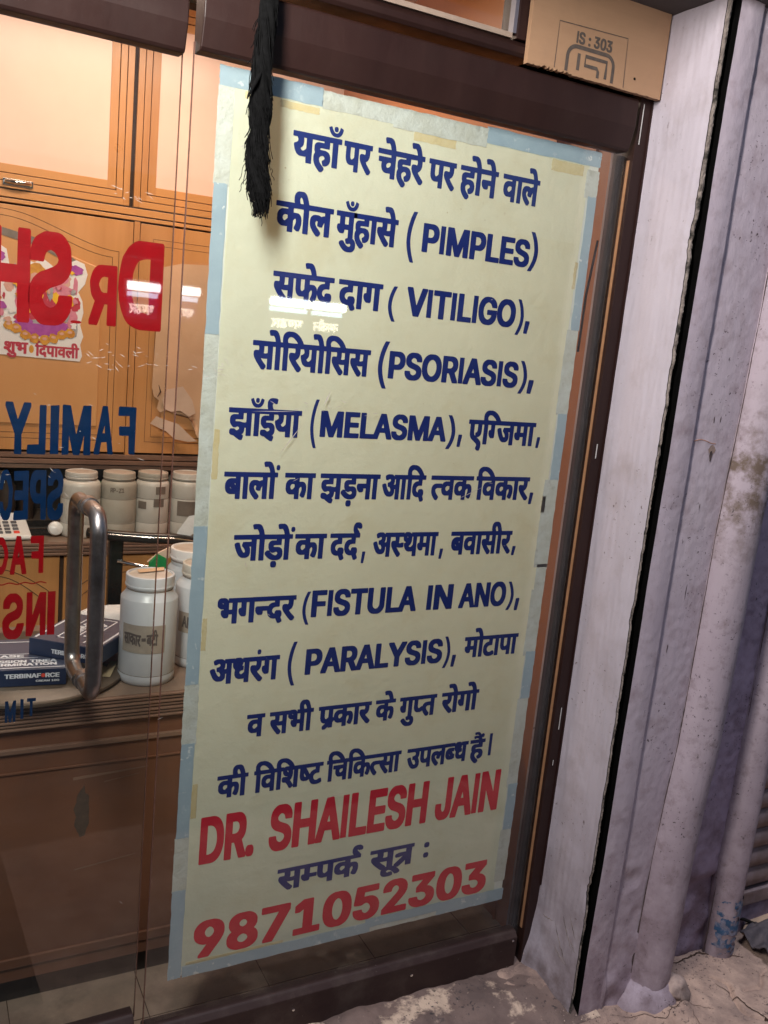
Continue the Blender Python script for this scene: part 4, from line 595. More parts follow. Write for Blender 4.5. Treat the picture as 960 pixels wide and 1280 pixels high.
# cracks and the broken joint between slabs, as thin dark gaps
def crack(pts, w0, seed, n=60):
    P = [Vector(p) for p in pts]; vs = []
    for k in range(n+1):
        t = k/n*(len(P)-1); i = min(int(t), len(P)-2); q = P[i].lerp(P[i+1], t-i); d = (P[i+1]-P[i]).normalized(); nn = Vector((-d.y, d.x))
        q = q+nn*(.006*nz(k*.21, seed, 1)+.003*nz(k*.9, seed, 4)); wd = w0*(.35+.65*math.sin(math.pi*k/n))*(1+.7*nz(k*.7, seed, 8))
        for s_ in (1, -1):
            p = q+nn*wd*s_; vs.append((p.x, p.y, ground_h(p.x, p.y)+.0016))
    return vs, [(2*i, 2*i+1, 2*i+3, 2*i+2) for i in range(n)]
for pts, wd, sd_ in (([(1.44,-.275),(1.46,-.33),(1.465,-.38),(1.50,-.46),(1.49,-.60)], .0020, 1), ([(1.60,-.26),(1.63,-.33),(1.70,-.40)], .0008, 2), ([(1.10,-.25),(1.22,-.315),(1.30,-.30),(1.36,-.345)], .0009, 3),
                     ([(1.34,-.175),(1.43,-.165),(1.50,-.155),(1.57,-.185),(1.62,-.215)], .0026, 4), ([(1.30,-.31),(1.28,-.40),(1.33,-.55)], .0007, 5)):
    m = MB(); m.add(*crack(pts, wd, sd_)); struct(m, 'ground_crack', M['groove'], fixn=False)

# ------------------------------------------------------------------ wall reveal beside the door
XR = 1.004
def reveal_pt(u, v):                   # v: height 0..1, u: from the door (0) to the street (1)
    z = 2.75*v; y = .02-.225*u
    x = XR-.009*u+.004*u*(z/2)+.0025*nz(u*3, z*2, 1, 1.3)+.001*nz(u*20, z*12, 2)
    if z < .30: x -= .05*((.30-z)/.30)**2.2*(1-.93*u)*(1+.5*nz(y, z, 4, 14))
    e = max(0, (u-.86)/.14)
    chip = .0018*nz(0, z, 6, 60)+.0022*nz(0, z, 3, 22)+max(0, nz(0, z, 9, 7)-.12)*.030*(1+.6*nz(0, z, 1, 70))*(1 if z > .2 else 0)
    y += e*chip; x += .012*e*e*max(0, nz(0, z, 9, 7)-.10)
    return (x, y, z-.01)
r = thing('door_reveal', 'pale lilac plastered wall reveal right of the dark door jamb', 'wall', (0, 0, 0))
m = MB(); m.grid(reveal_pt, 60, 620); m.build('plaster_face', M['reveal'], r, smooth='all', fixn=False)
m = MB()
def core(u, v):                        # broken edge of the plaster, facing the street
    z = 2.75*v; e = reveal_pt(1, v); wdt = .0025+.013*max(0, min(1, (z-1.35)/.6))*(.7+.5*nz(0, z, 7, 9))
    n1 = .002*nz(u*3, z, 3, 40)+.002*nz(u*6, z, 8, 160)
    return (e[0]+wdt*u+.002, e[1]-.004*math.sin(3*u)+n1*(u*(1-u)*4+.2), e[2])
m.grid(core, 12, 900); m.build('broken_plaster_edge', M['rubblewall'], r, smooth='all', fixn=False)
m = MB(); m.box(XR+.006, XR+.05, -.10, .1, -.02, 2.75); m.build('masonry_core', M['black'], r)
m = MB(); m.box(XR-.0, XR+.006, .03, .1, -.02, 2.75); m.build('inner_edge', M['reveal'], r)
# a few raised flakes and the gouges low on the plaster
m = MB()
for y0, z0, dy, dz in ((-.125,.235,-.060,-.085),(-.150,.250,-.040,-.060),(-.10,.20,-.075,-.10),(-.165,.19,-.03,-.03),(-.11,.14,-.06,-.035),(-.05,.18,-.05,.012)):
    pts = []
    for k in range(14):
        t = k/13; y = y0+dy*t+.003*nz(t*4, z0, 1, 2); z = z0+dz*t+.004*nz(t*5, y0, 2, 2)
        p = reveal_pt((.02-y)/.225, (z+.01)/2.75); pts.append((p[0]+.0004, y, z))
    m.tube(pts, [.0003+.0011*math.sin(math.pi*k/13)*(1+.5*nz(k, z0, 1)) for k in range(14)], 5)
m.build('plaster_scratch', M['rubblewall'], r)

# slot and painted steel channel
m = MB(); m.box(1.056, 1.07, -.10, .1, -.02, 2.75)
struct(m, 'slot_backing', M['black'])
r = thing('painted_wall_strip', 'lilac painted wall with a moulded front edge left of the drain pipe', 'wall')
def strip_pt(u, v):
    z = 2.75*v
    x = 1.012+.005*z+(.235-.005*z)*u
    n1 = .0014*nz(x, z, 4, 7)+.0007*nz(x, z, 2, 60)
    if u < .30: y = -.221-.003*math.sin(u/.30*math.pi)
    elif u < .34: y = -.221+.009*(u-.30)/.04
    else: y = -.212-.003*math.sin((u-.34)*4.5)
    x += .004*nz(0, z, 5, 3)*(1-u)
    if z < .35 and u > .3: y -= .014*((.35-z)/.35)**2*(1+nz(x, z, 7, 18))
    if z < .45 and u > .3: y += .007*max(0, nz(x, z, 1, 15))
    return (x, y+n1, z-.012)
m = MB(); m.grid(strip_pt, 60, 400); m.build('painted_face', M['lilac'], r, smooth='all', fixn=False)
m = MB(); m.grid(lambda u, v: (1.012+.005*2.75*v+.004*nz(0, 2.75*v, 5, 3)+.030*u, -.221+.0014*nz(1.012, 2.75*v, 4, 7)+.12*u, 2.75*v-.012), 6, 300)
m.build('channel_side', M['black'], r, smooth='all', fixn=False)
r = thing('painted_wall', 'purple painted wall strip between the thick drain pipe and the thin one', 'wall')
def wall2(u, v):
    z = 2.75*v; x = 1.25+.30*u
    y = -.150+.003*nz(x, z, 14, 8)+.0015*nz(x, z, 12, 50)
    if z < .25: y += .010+.012*nz(x, z, 17, 16)
    elif z < .27: y += .010*(.27-z)/.02
    return (x, y, z-.012)
m = MB(); m.grid(wall2, 60, 300); m.build('painted_face', M['lilac_dark'], r, smooth='all', fixn=False)
m = MB(); m.box(1.245, 1.256, -.19, -.14, -.01, 2.75); m.build('return_edge', M['lilac_dark'], r)

# thick drain pipe, leaning, with a cement collar at the foot
def pipe_mesh(pts, rad, amp, seed, n=28, flat=1):
    mb = MB(); P = [Vector(p) for p in pts]; L = 260; vs = []
    for j in range(L+1):
        t = j/L*(len(P)-1); i = min(int(t), len(P)-2); q = P[i].lerp(P[i+1], t-i)
        rr = rad(q.z) if callable(rad) else rad
        for k in range(n):
            a = 2*math.pi*k/n; d = 1+amp*nz(math.cos(a)*1.5+seed, math.sin(a)*1.5, q.z*5)+amp*.5*nz(math.cos(a)*6+seed, math.sin(a)*6, q.z*22)
            vs.append((q.x+rr*d*math.cos(a), q.y+rr*d*math.sin(a)*flat, q.z))
    mb.add(vs, [(j*n+k, j*n+(k+1)%n, (j+1)*n+(k+1)%n, (j+1)*n+k) for j in range(L) for k in range(n)]); return mb
r = thing('drain_pipe', 'thick mauve painted drain pipe with peeling grimy paint and a lumpy cement foot', 'drain pipe', (1.24, -.214, 0))
pp = [(-.004,0,-.01),(.0,.0,.12),(.007,.0,.39),(.017,.0,.57),(.030,.0,.72),(.034,0,.91),(.038,0,1.28),(.055,0,1.6),(.065,0,1.9),(.085,0,2.75)]
pipe_mesh(pp, lambda z: .061, .03, 1.3).build('pipe', M['pipe'], r, smooth='all')
mb = MB(); n = 36; vs = []; prof = [(.118,-.01),(.110,.015),(.100,.032),(.088,.045),(.075,.055),(.064,.062)]
for j, (rr, z) in enumerate(prof):
    for k in range(n):
        a = 2*math.pi*k/n; d = 1+.16*nz(math.cos(a)*1.2, math.sin(a)*1.2, 3)+.06*nz(math.cos(a)*5, math.sin(a)*5, z*40)
        vs.append((-.004+rr*.88*d*math.cos(a), rr*.78*d*math.sin(a), z+.012*nz(math.cos(a)*2, math.sin(a)*2, j)))
mb.add(vs, [(j*n+k, j*n+(k+1)%n, (j+1)*n+(k+1)%n, (j+1)*n+k) for j in range(len(prof)-1) for k in range(n)])
mb.build('cement_collar', M['pipe'], r, smooth='all')
b = bmesh.new(); bmesh.ops.create_icosphere(b, subdivisions=4, radius=.045)
for v in b.verts: v.co *= 1+.30*noise.noise(v.co*28)+.10*noise.noise(v.co*90); v.co.z *= .75
me = bpy.data.meshes.new('cement_chunk'); b.to_mesh(me); b.free(); me.materials.append(M['mortar'])
for p in me.polygons: p.use_smooth = True
o = bpy.data.objects.new('cement_chunk', me); COL.objects.link(o); o.parent = r; o.location = (.058, -.045, .030)

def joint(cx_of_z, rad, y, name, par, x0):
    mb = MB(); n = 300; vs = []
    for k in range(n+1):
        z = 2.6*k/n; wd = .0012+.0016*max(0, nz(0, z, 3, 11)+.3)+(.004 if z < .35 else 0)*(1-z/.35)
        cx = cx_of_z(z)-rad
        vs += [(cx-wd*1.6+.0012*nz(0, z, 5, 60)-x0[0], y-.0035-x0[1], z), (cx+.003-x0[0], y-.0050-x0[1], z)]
    mb.add(vs, [(2*i, 2*i+1, 2*i+3, 2*i+2) for i in range(n)]); mb.build(name, M['dirt_and_shade'], par, fixn=False)
def pipe_x(z):
    for a, b in zip(pp, pp[1:]):
        if z <= b[2]: return 1.24+a[0]+(b[0]-a[0])*(z-a[2])/(b[2]-a[2])
    return 1.325
joint(pipe_x, .0605, -.214, 'dirt_and_shadow_gap', r, (1.24, -.214))
# rust run, nail hole and a knocked off chip on the painted strip
sp = bpy.data.objects['painted_wall_strip']
def strip_y(x, z): return strip_pt(max(0, (x-1.012-.005*z)/(.235-.005*z)), z/2.75)[1]
mb = MB()
for cx, cz, rx, rz in ((1.158,1.452,.0045,.013),(1.150,1.535,.0016,.008),(1.170,1.537,.0014,.007),(1.148,1.33,.0012,.008),(1.09,1.62,.002,.003),(1.15,1.12,.001,.02),(1.12,.98,.0012,.012)):
    P = [(cx+rx*(1+.6*nz(k, cx*50, 1, .9))*math.cos(k*.63), cz+rz*(1+.6*nz(k, cz*50, 4, .9))*math.sin(k*.63)) for k in range(10)]
    mb.add([(x, strip_y(x, z)-.0012, z) for x, z in P], [tuple(range(10))])
mb.build('paint_hole', M['dirt_and_shade'], sp, fixn=False)
mb = MB(); P = [(1.158+.011*(1+.4*nz(k, 3, 1, .9))*math.cos(k*.524), 1.466+.012*(1+.4*nz(k, 5, 4, .9))*math.sin(k*.524)) for k in range(12)]
mb.add([(x, strip_y(x, z)-.0008, z) for x, z in P], [tuple(range(12))]); mb.build('bare_chip', M['mortar'], sp, fixn=False)
mb = MB(); mb.tube([(1.10+.068*t, strip_y(1.10+.068*t, 1.485)-.0004, 1.484+.004*math.sin(5*t)) for t in [k/20 for k in range(21)]], .0007, 5); mb.build('rust_line', M['wood_side'], sp)

# thin pipe at the right
r = thing('thin_pipe', 'thinner mauve pipe with chipped blue paint at its foot beside the roller shutter', 'drain pipe', (1.574, -.156, 0))
pipe_mesh([(.0,0,-.01),(-.002,0,.2),(.004,.0,1.0),(.008,0,1.8),(.012,0,2.75)], lambda z: .046+.0015*math.sin(z*3), .05, 5.1).build('pipe', M['pipe'], r, smooth='all')
joint(lambda z: 1.574+.004*min(1, z), .0455, -.153, 'dirt_and_shadow_gap', r, (1.574, -.156))
def bl(u, v):
    a = R(200+130*u); z = .015+.17*v; rr = .0480+.001*nz(u*9, v*9, 2)
    return (rr*math.cos(a), rr*math.sin(a), z)
m = MB(); m.grid(bl, 40, 60)
keep = [f for f in m.f if nz(*[sum(m.v[i][k] for i in f)/4 for k in (0, 2)], 3, 26)+.9*nz(*[sum(m.v[i][k] for i in f)/4 for k in (0, 2)], 7, 75) > -.12+2.2*abs(sum(m.v[i][2] for i in f)/4-.08)]
m.f = keep; m.mi = [0]*len(keep); m.build('paint_patch', M['bluepaint'], r, smooth='all', fixn=False)

# roller shutter of the next shop: one slat per curve
r = thing('roller_shutter', 'closed mauve roller shutter of the next shop at the right edge', 'shutter', (1.62, -.10, 0))
n = 26; prof = []
sl = MB(); h = .064; P = []
for k in range(9):
    t = k/8; P.append((-.013*math.sin(math.pi*t)-.002, h*t))
vs = [(x, y, z) for x in (0, 1.6) for y, z in P]; sl.add(vs, [(i, i+1, 9+i+1, 9+i) for i in range(8)])
sl.add([(0,.001,-.004),(1.6,.001,-.004),(1.6,-.004,.001),(0,-.004,.001)], [(0,1,2,3)])
base = sl.build('shutter_slat', M['shutter'], r, smooth='all', fixn=False); base.location = (0, 0, .135)
for k in range(1, n):
    c = base.copy(); COL.objects.link(c); c.parent = r; c.location = (0, 0, .135+k*h)
m = MB(); m.box(0, 1.6, -.02, .01, .085, .13); m.build('bottom_bar', M['shutter'], r, bevel=.003)
m = MB(); m.grid(lambda u, v: (1.62+1.6*u, -.115+.004*nz(u*6, v, 1), -.03+.12*v+.004*nz(u*9, v, 3)), 30, 4)
struct(m, 'shop_sill', M['lilac_dark'], smooth='all')

# rag and brick offcuts in the corner
def rag(u, v):
    x = 1.66+.22*u; y = -.27+.11*v+.06*u
    return (x+.01*nz(u*3, v*3, 1, 2), y, ground_h(x, y)+.034+.016*nz(u*3, v*4, 2, 1.5)+.010*math.sin(v*9+u*3))
m = MB(); m.grid(rag, 28, 20); o = m.build('rag', M['rag'], smooth='all', fixn=False)
s = o.modifiers.new('solid', 'SOLIDIFY'); s.thickness = .004
tag(o, 'dark crumpled rag on the paving by the thin pipe', 'rag')
for x, y, rz, l in ((1.80,-.12,.5,.09),(1.86,-.24,-.3,.07)):
    m = MB(); m.box(-l, l, -.035, .035, 0, .045); o = m.build('brick_offcut', M['brick'], bevel=.006)
    o.location = (x, y, ground_h(x, y)+.006); o.rotation_euler = (R(4), R(-5), rz)
    tag(o, 'tan brick offcut beside the rag, nearer the shutter' if l > .08 else 'smaller tan brick offcut at the right edge, nearer the street', 'brick')
m = MB(); pts = [(1.66+.26*t, -.10-.20*t+.03*math.sin(6*t), .03+.01*math.sin(9*t)) for t in [k/20 for k in range(21)]]
m.tube(pts, .005, 6); o = m.build('black_cable', M['rubber'], smooth='all'); tag(o, 'short black cable lying across the rag by the shutter', 'cable')

# ------------------------------------------------------------------ overhead slab and the other side of the lane
m = MB(); m.box(-3.0, 3.4, -.245, .04, 2.408, 2.60); struct(m, 'canopy_slab', M['slab'])
m = MB(); m.box(-3.0, 3.4, .04, 2.4, 2.80, 2.95); struct(m, 'shop_roof', M['slab'])
m = MB(); m.box(1.0, 3.4, -.10, .3, 2.76, 2.9); m.box(1.05, 3.4, .0, .2, -.02, 2.74); struct(m, 'upper_wall', M['lilac_dark'])
m = MB(); m.box(-5, 7, -3.9, -3.6, -.02, 2.42); struct(m, 'lane_wall', M['op_wall'])
m = MB(); m.box(-5, 7, -3.60, -3.35, 1.95, 2.02); struct(m, 'lane_ledge', M['slab'])
DA = 'भ ~ण ड ा र'; NA = 'न म क ी न'
for i, (x0, x1, words, lab) in enumerate(((.79, .97, 'भ ~ण ड ा र', 'lit purple signboard across the lane, the one nearest the door handle side'),
                               (1.40, 1.645, 'भ ~ण ड ा र', 'lit pale signboard across the lane, middle of the three'),
                               (1.67, 1.88, 'न म क ी न', 'lit pale signboard across the lane, last of the three'))):
    r = thing('signboard', lab, 'sign', (0, 0, 0), 0, 'signboards across the lane')
    m = MB(); m.box(x0, x1, -3.56, -3.50, 1.62, 1.735); m.build('board', M['sign_purple'] if i == 0 else M['op_wall'], r)
    m = MB(); text(m, 'd', words, x0+.02, x1-.02, 1.645, 1.695, 0, mirror=True)
    m.v = [(x, -3.497+.0001*k*0-y, z) for k, (x, y, z) in enumerate(m.v)]; m.build('lettering', E['letters'], r)
    t = thing('tube_light', ['lit tube light above the purple signboard across the lane', 'lit tube light above the middle signboard across the lane', 'lit tube light above the last signboard across the lane'][i], 'lamp', group='tube lights across the lane')
    m = MB(); m.tube([(x0, -3.47, 1.795), (x1, -3.47, 1.795)], .024, 12); m.build('tube', E['tube'], t, smooth=True)
    m = MB(); m.box(x0, x1, -3.56, -3.50, 1.77, 1.83); m.build('fitting', M['white'], t)
    m = MB(); m.box(x0+.002, x1-.002, -3.50, -3.496, 1.737, 1.764); m.build('lit_band', E['band'], t)

# the lane's own tube light, hung on two wires in front of the shops
LX, LY, LZ = -.72, -1.12, 2.76
t = thing('lane_tube_light', 'lit tube light hanging over the lane in front of the shop', 'lamp', (LX, LY, LZ))
m = MB(); m.box(-.62, .62, -.07, -.02, -.03, .05); m.build("fitting", M["white"], t, bevel=.004)
m = MB(); m.tube([(-.6, 0, 0), (.6, 0, 0)], .016, 14); m.build('tube', emit('lane_tube', (1, .95, .93), 12), t, smooth=True)
for x in (-.5, .5):
    m = MB(); m.tube([(x, -.045, .05), (x, -.045, 1.2)], .003, 5); m.build('hanging_wire', M['rubber'], t)
ll = bpy.data.lights.new('lane_lamp_light', 'AREA'); ll.shape = 'RECTANGLE'; ll.size = 1.2; ll.size_y = .30; ll.energy = LANE_LAMP_POWER; ll.color = (1, .955, .885)
lo = bpy.data.objects.new('lane_lamp_light', ll); COL.objects.link(lo); lo.location = (LX, LY+.03, LZ-.03)
lo.rotation_euler = Vector((-.45, -1.0, .02)).to_track_quat('Z', 'X').to_euler()

# grit and crumbs swept against the foot of the wall
rg = random.Random(11); mb = MB()
def hgt(x, y): return max(ground_h(x, y), step_h(x, y) if (x < 1.06 and y > -.24) else -1)
for i in range(1500):
    if rg.random() < .55: x = rg.uniform(.95, 1.85); y = -.13-.09*abs(rg.gauss(0, .8))-(.06 if x < 1.45 else 0)
    else: x = rg.uniform(.1, 2.0); y = rg.uniform(-.55, -.03)
    if 1.0 < x < 1.06 and y > -.21: continue
    q = abs(rg.gauss(0, 1))*.0012+.0007; z = hgt(x, y); mb.m = 0 if rg.random() < .65 else 1
    P = [(x+q*rg.uniform(.6, 1.4)*math.cos(a), y+q*rg.uniform(.6, 1.4)*math.sin(a), z+rg.uniform(-.3, .2)*q) for a in (0, 1.6, 3.1, 4.7)]
    mb.add(P+[(x+rg.uniform(-.3, .3)*q, y, z+q*1.1)], [(0,1,4),(1,2,4),(2,3,4),(3,0,4)])
o = mb.build('grit', [M['grit'], M['mortar']]); tag(o, 'dark grit and cement crumbs swept against the foot of the wall', 'grit', kind='stuff')
# ------------------------------------------------------------------ door frame
r = thing('door_frame', 'dark brown laminate door frame with a transom window over the glass doors', 'door frame')
m = MB(); m.prism([(-.030,2.243),(-.036,2.250),(-.036,2.262),(-.022,2.275),(.03,2.275),(.03,2.243)], -2.2, .975); m.build('head_rail', M['laminate'], r, bevel=.001)
m = MB(); m.box(.968, 1.001, -.022, .05, -.005, 2.243); m.build('jamb', M['laminate'], r, bevel=.0015)
m = MB(); m.box(.9995, 1.0035, -.026, -.016, .25, 2.243); m.build('jamb_bead', M['laminate'], r)
m = MB(); m.plate([(.607,2.276),(.607,2.80),(.652,2.80),(.652,2.276)], -.034, .03); m.build('mullion', M['laminate'], r, bevel=.001)
m = MB(); m.box(.598, .6065, -.030, -.012, 2.286, 2.8); m.build('window_bead', mat('grey_bead', (.16,.15,.19), (.12,.11,.14), 9, .4), r)
m = MB(); m.box(-2.2, .598, -.030, -.018, 2.2755, 2.2855); m.build('window_bead', mat('beige_bead', (.40,.30,.24), (.3,.22,.18), 9, .5), r)
m = MB(); m.box(-2.2, .607, -.010, -.005, 2.280, 2.8); m.build('transom_glass', M['glass'], r)
m = MB(); m.box(.652, .968, -.02, .03, 2.243, 2.8); m.build('side_panel', M['laminate'], r)
# paint scrapes on the jamb; the topmost pale strip is painted gap light
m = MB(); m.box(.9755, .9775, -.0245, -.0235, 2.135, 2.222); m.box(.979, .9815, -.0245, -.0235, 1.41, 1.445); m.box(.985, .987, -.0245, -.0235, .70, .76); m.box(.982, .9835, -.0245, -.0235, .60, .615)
m.build('scrape_and_gap_light', mat('bare_scrape_and_gap_light', (.55,.53,.53), None, rough=.6), r)
m = MB(); m.box(.9655, .9675, -.012, -.004, .12, 2.10); m.build('lit_gap_strip', M['gap_light'], r)  # light through the door gap, painted as a copper-coloured strip
m = MB(); m.box(.951, .9655, .004, .016, .115, 2.11); m.build('jamb_seal', M['rubber'], r)

# plywood offcut with a stamped mark, nailed over the corner
r = thing('plywood_panel', 'plywood offcut stamped IS : 303 covering the corner above the door', 'panel')
bot = [(.628+.368*k/90, 2.2305+random.uniform(-.0008, .0008)+(random.uniform(.001, .005) if k < 34 and random.random() < .35 else 0)) for k in range(91)]
m = MB(); m.plate(bot+[(.996,2.47),(.628,2.47)], -.050, -.037); m.build('plywood_sheet', M['ply'], r)
m = MB(); Y = -.0508
def ring(mb, x0, x1, z0, z1, wd, rad, open_=False):
    pts = []
    for cx, cz, a0 in ((x0+rad, z1-rad, 180), (x1-rad, z1-rad, 90)):
        for k in range(7): a = R(a0-15*k); pts.append((cx+rad*math.cos(a), cz+rad*math.sin(a)))
    pts = [(x0, z0)]+pts+[(x1, z0)]
    band(mb, pts, wd)
def band(mb, pts, wd):
    vs = []
    for i, p in enumerate(pts):
        a = Vector(pts[max(i-1, 0)]); b = Vector(pts[min(i+1, len(pts)-1)]); d = (b-a).normalized(); nrm = Vector((-d.y, d.x))*wd/2
        vs += [(p[0]+nrm.x, Y, p[1]+nrm.y), (p[0]-nrm.x, Y, p[1]-nrm.y)]
    mb.add(vs, [(2*i, 2*i+1, 2*i+3, 2*i+2) for i in range(len(pts)-1)])
band(m, [(.6966,2.236),(.697,2.327),(.882,2.333),(.886,2.234)], .0018)
m.build('stamp_frame', M['ply_ink'], r, fixn=False)
m = MB(); text(m, 'l', 'I S _ : _ 3 0 3', .745, .842, 2.295, 2.3175, Y); m.build('stamp_lettering', M['ply_ink'], r)
m = MB(); ring(m, .727, .852, 2.236, 2.288, .008, .022)
band(m, [(.757,2.284-.008),(.757,2.243)], .008); band(m, [(.833,2.240),(.833,2.274),(.775,2.274),(.775,2.256),(.808,2.256),(.812,2.250),(.812,2.238)], .0075)
m.build('stamp_emblem', M['ply_ink'], r, fixn=False)
for x, z in ((.915,2.258),(.66,2.44),(.95,2.44)):
    m = MB(); m.lathe([(0,0),(.0028,0),(.0028,.001),(0,.0012)], n=10); o = m.build('nail_head', M['rubber'], r); o.rotation_euler = (R(90), 0, 0); o.location = (x, -.0502, z)

# ------------------------------------------------------------------ right glass door with the poster
r = thing('glass_door', 'right glass door with dark top and bottom rails, carrying the yellow poster', 'door', (.0, 0, 0), 0, 'glass shop doors')
m = MB(); m.box(-.0495, .963, -.0065, -.0012, .10, 2.13); m.build('glass_pane', M['glass'], r)
m = MB(); m.box(-.0515, -.0497, -.0065, -.0012, .10, 2.13); m.build('glass_edge', M['glass_edge'], r)
def rail(mb, x0, x1, z0, z1, low=False):
    d = z1-z0
    if not low: mb.prism([(-.030,z1),(-.034,z1-.004),(-.034,z0+d*.46),(-.022,z0+.006),(-.017,z0),(.018,z0),(.024,z0+.01),(.024,z1)], x0, x1)
    else: mb.prism([(-.026,z0),(-.026,z1-.014),(-.016,z1-.003),(-.012,z1),(.014,z1),(.02,z1-.01),(.02,z0)], x0, x1)
m = MB(); rail(m, -.044, .952, 2.1145, 2.226); m.build('top_rail', M['laminate'], r, bevel=.0022)
m = MB(); rail(m, -.050, .945, .004, .120, True); m.build('bottom_rail', M['laminate_low'], r, bevel=.0015)
for x, z in ((.30,.075),(.62,.08),(.93,.10)):
    m = MB(); m.lathe([(0,0),(.0035,0),(.0035,.0015),(0,.002)], n=10); o = m.build('screw_head', M['chrome'], r); o.rotation_euler = (R(90), 0, 0); o.location = (x, -.0262, z)

# the poster hangs on the inner face of the glass
r = thing('poster', 'tall cream poster of printed Hindi and English lines taped behind the right glass door', 'poster')
PW, PH, PZ = .896, 1.89, .215
m = MB(); T_ = PZ+PH
for x0, x1, z0, z1 in ((.004,.031,PZ+.004,T_-.004),(PW-.031,PW-.004,PZ+.004,T_-.004),(.031,PW-.031,PZ+.004,PZ+.030),(.031,PW-.031,T_-.034,T_-.004)): m.box(x0, x1, .0020, .0024, z0, z1)
m.build('paper_margin', M['border'], r)
def wavy(x0, x1, z0, z1, y, y2, amp=.0015, n=40):
    P = []
    for k in range(n): P.append((x0+(x1-x0)*k/n, z0+amp*nz(x0+k, z0, 2, .37)))
    for k in range(n): P.append((x1+amp*nz(x1, k, 4, .41), z0+(z1-z0)*k/n))
    for k in range(n): P.append((x1+(x0-x1)*k/n, z1+amp*nz(k, z1, 6, .39)))
    for k in range(n): P.append((x0+amp*nz(x0, k, 8, .43), z1+(z0-z1)*k/n))
    mb = MB(); mb.add([(x, y, z) for x, z in P], [tuple(range(len(P)))]); return mb
wavy(.030, PW-.030, PZ+.028, PZ+PH-.032, .0016, .0022).build('printed_sheet', M['poster'], r, fixn=False)
groups = {}
for wd in WORDS:
    kind, tok, x0, x1, zb, zt = wd
    if kind == 'd':                      # every Hindi line has one letter height
        zt = zb+.0525 if zt-zb > .05 else zb+.0500
    zl = round(((zb+zt)/2-.69)/.1328*1.0) if zb > .62 else (-1 if zb > .45 else (-2 if zb > .36 else -3))
    groups.setdefault((-zl, kind == 'r'), []).append((kind, tok, x0, x1, zb, zt))
for (k, red), ws in sorted(groups.items()):
    mb = MB()
    for q in ws: text(mb, *q, .0011)
    mb.build('text_line', M['ink_red' if red else 'ink_blue'], r, fixn=False)
# tape: clear pieces, pale blue pieces and old yellow pieces
def tape(x0, x1, z0, z1, m_, y=.0004, ang=0):
    amp = .0012; P = []
    for a, b, n in (((x0,z0),(x1,z0),12), ((x1,z0),(x1,z1),12), ((x1,z1),(x0,z1),12), ((x0,z1),(x0,z0),12)):
        for k in range(n):
            t = k/n; P.append((a[0]+(b[0]-a[0])*t+random.uniform(-amp, amp)*.8, a[1]+(b[1]-a[1])*t+random.uniform(-amp, amp)*.8))
    mb = MB(); mb.plate(P, y, y+.0003); return mb.build('tape_strip', M[m_], r)
T = PZ+PH
tape(.0, .205, T-.034, T, 'tape_blue', .0012); tape(.205, .40, T-.036, T-.004, 'tape_white', .0012); tape(.36, .585, T-.042, T-.003, 'tape_white', .0008); tape(.583, PW, T-.032, T+.001, 'tape_blue', .0012)
zs = lambda yp: PZ+PH*(1-(yp-80)/1146)
for a, b, m_, wd in ((80,206,'tape_white',.030),(204,372,'tape_blue',.027),(372,610,'tape_white',.028),(602,806,'tape_blue',.029),(806,888,'tape_white',.032),(886,1018,'tape_blue',.029),(1018,1096,'tape_white',.030),(1094,1226,'tape_blue',.029)):
    tape(.0+random.uniform(-.001, .001), wd, zs(b), zs(a)-(.034 if a == 80 else 0), m_, .0009 if m_ == 'tape_blue' else .0013)
zr = lambda yp: PZ+PH*(1-(yp-192)/932)
for a, b, m_, wd in ((212,242,'tape_white',.036),(240,388,'tape_blue',.024),(388,486,'tape_white',.034),(485,564,'tape_blue',.026),(564,672,'tape_white',.040),(668,700,'tape_white',.03),(700,785,'tape_white',.036),(780,842,'tape_blue',.028),(842,962,'tape_white',.034),(958,1022,'tape_blue',.028),(1022,1096,'tape_white',.034)):
    tape(PW-wd, PW+random.uniform(-.001, .0015), zr(b), zr(a), m_, .0009 if m_ == 'tape_blue' else .0013)
tape(.032, .50, PZ-.001, PZ+.026, 'tape_blue', .0006); tape(.485, .70, PZ+.012, PZ+.036, 'tape_blue', .0001); tape(.69, PW, PZ, PZ+.034, 'tape_blue', .0004); tape(.48, .70, PZ-.001, PZ+.014, 'tape_white', .0009)
for x0, x1, z0, z1 in ((.05,.09,T-.048,T-.036),(.12,.20,T-.050,T-.037),(.41,.51,T-.058,T-.036),(.76,.85,T-.058,T-.034),(.030,.042,1.34,1.44),(.030,.04,.98,1.05),(.03,.042,.60,.68),(.86,.868,1.80,1.86),(.855,.866,1.27,1.31),(.04,.27,PZ+.028,PZ+.034)):
    tape(x0, x1, z0, z1, 'tape_tan', .0013)

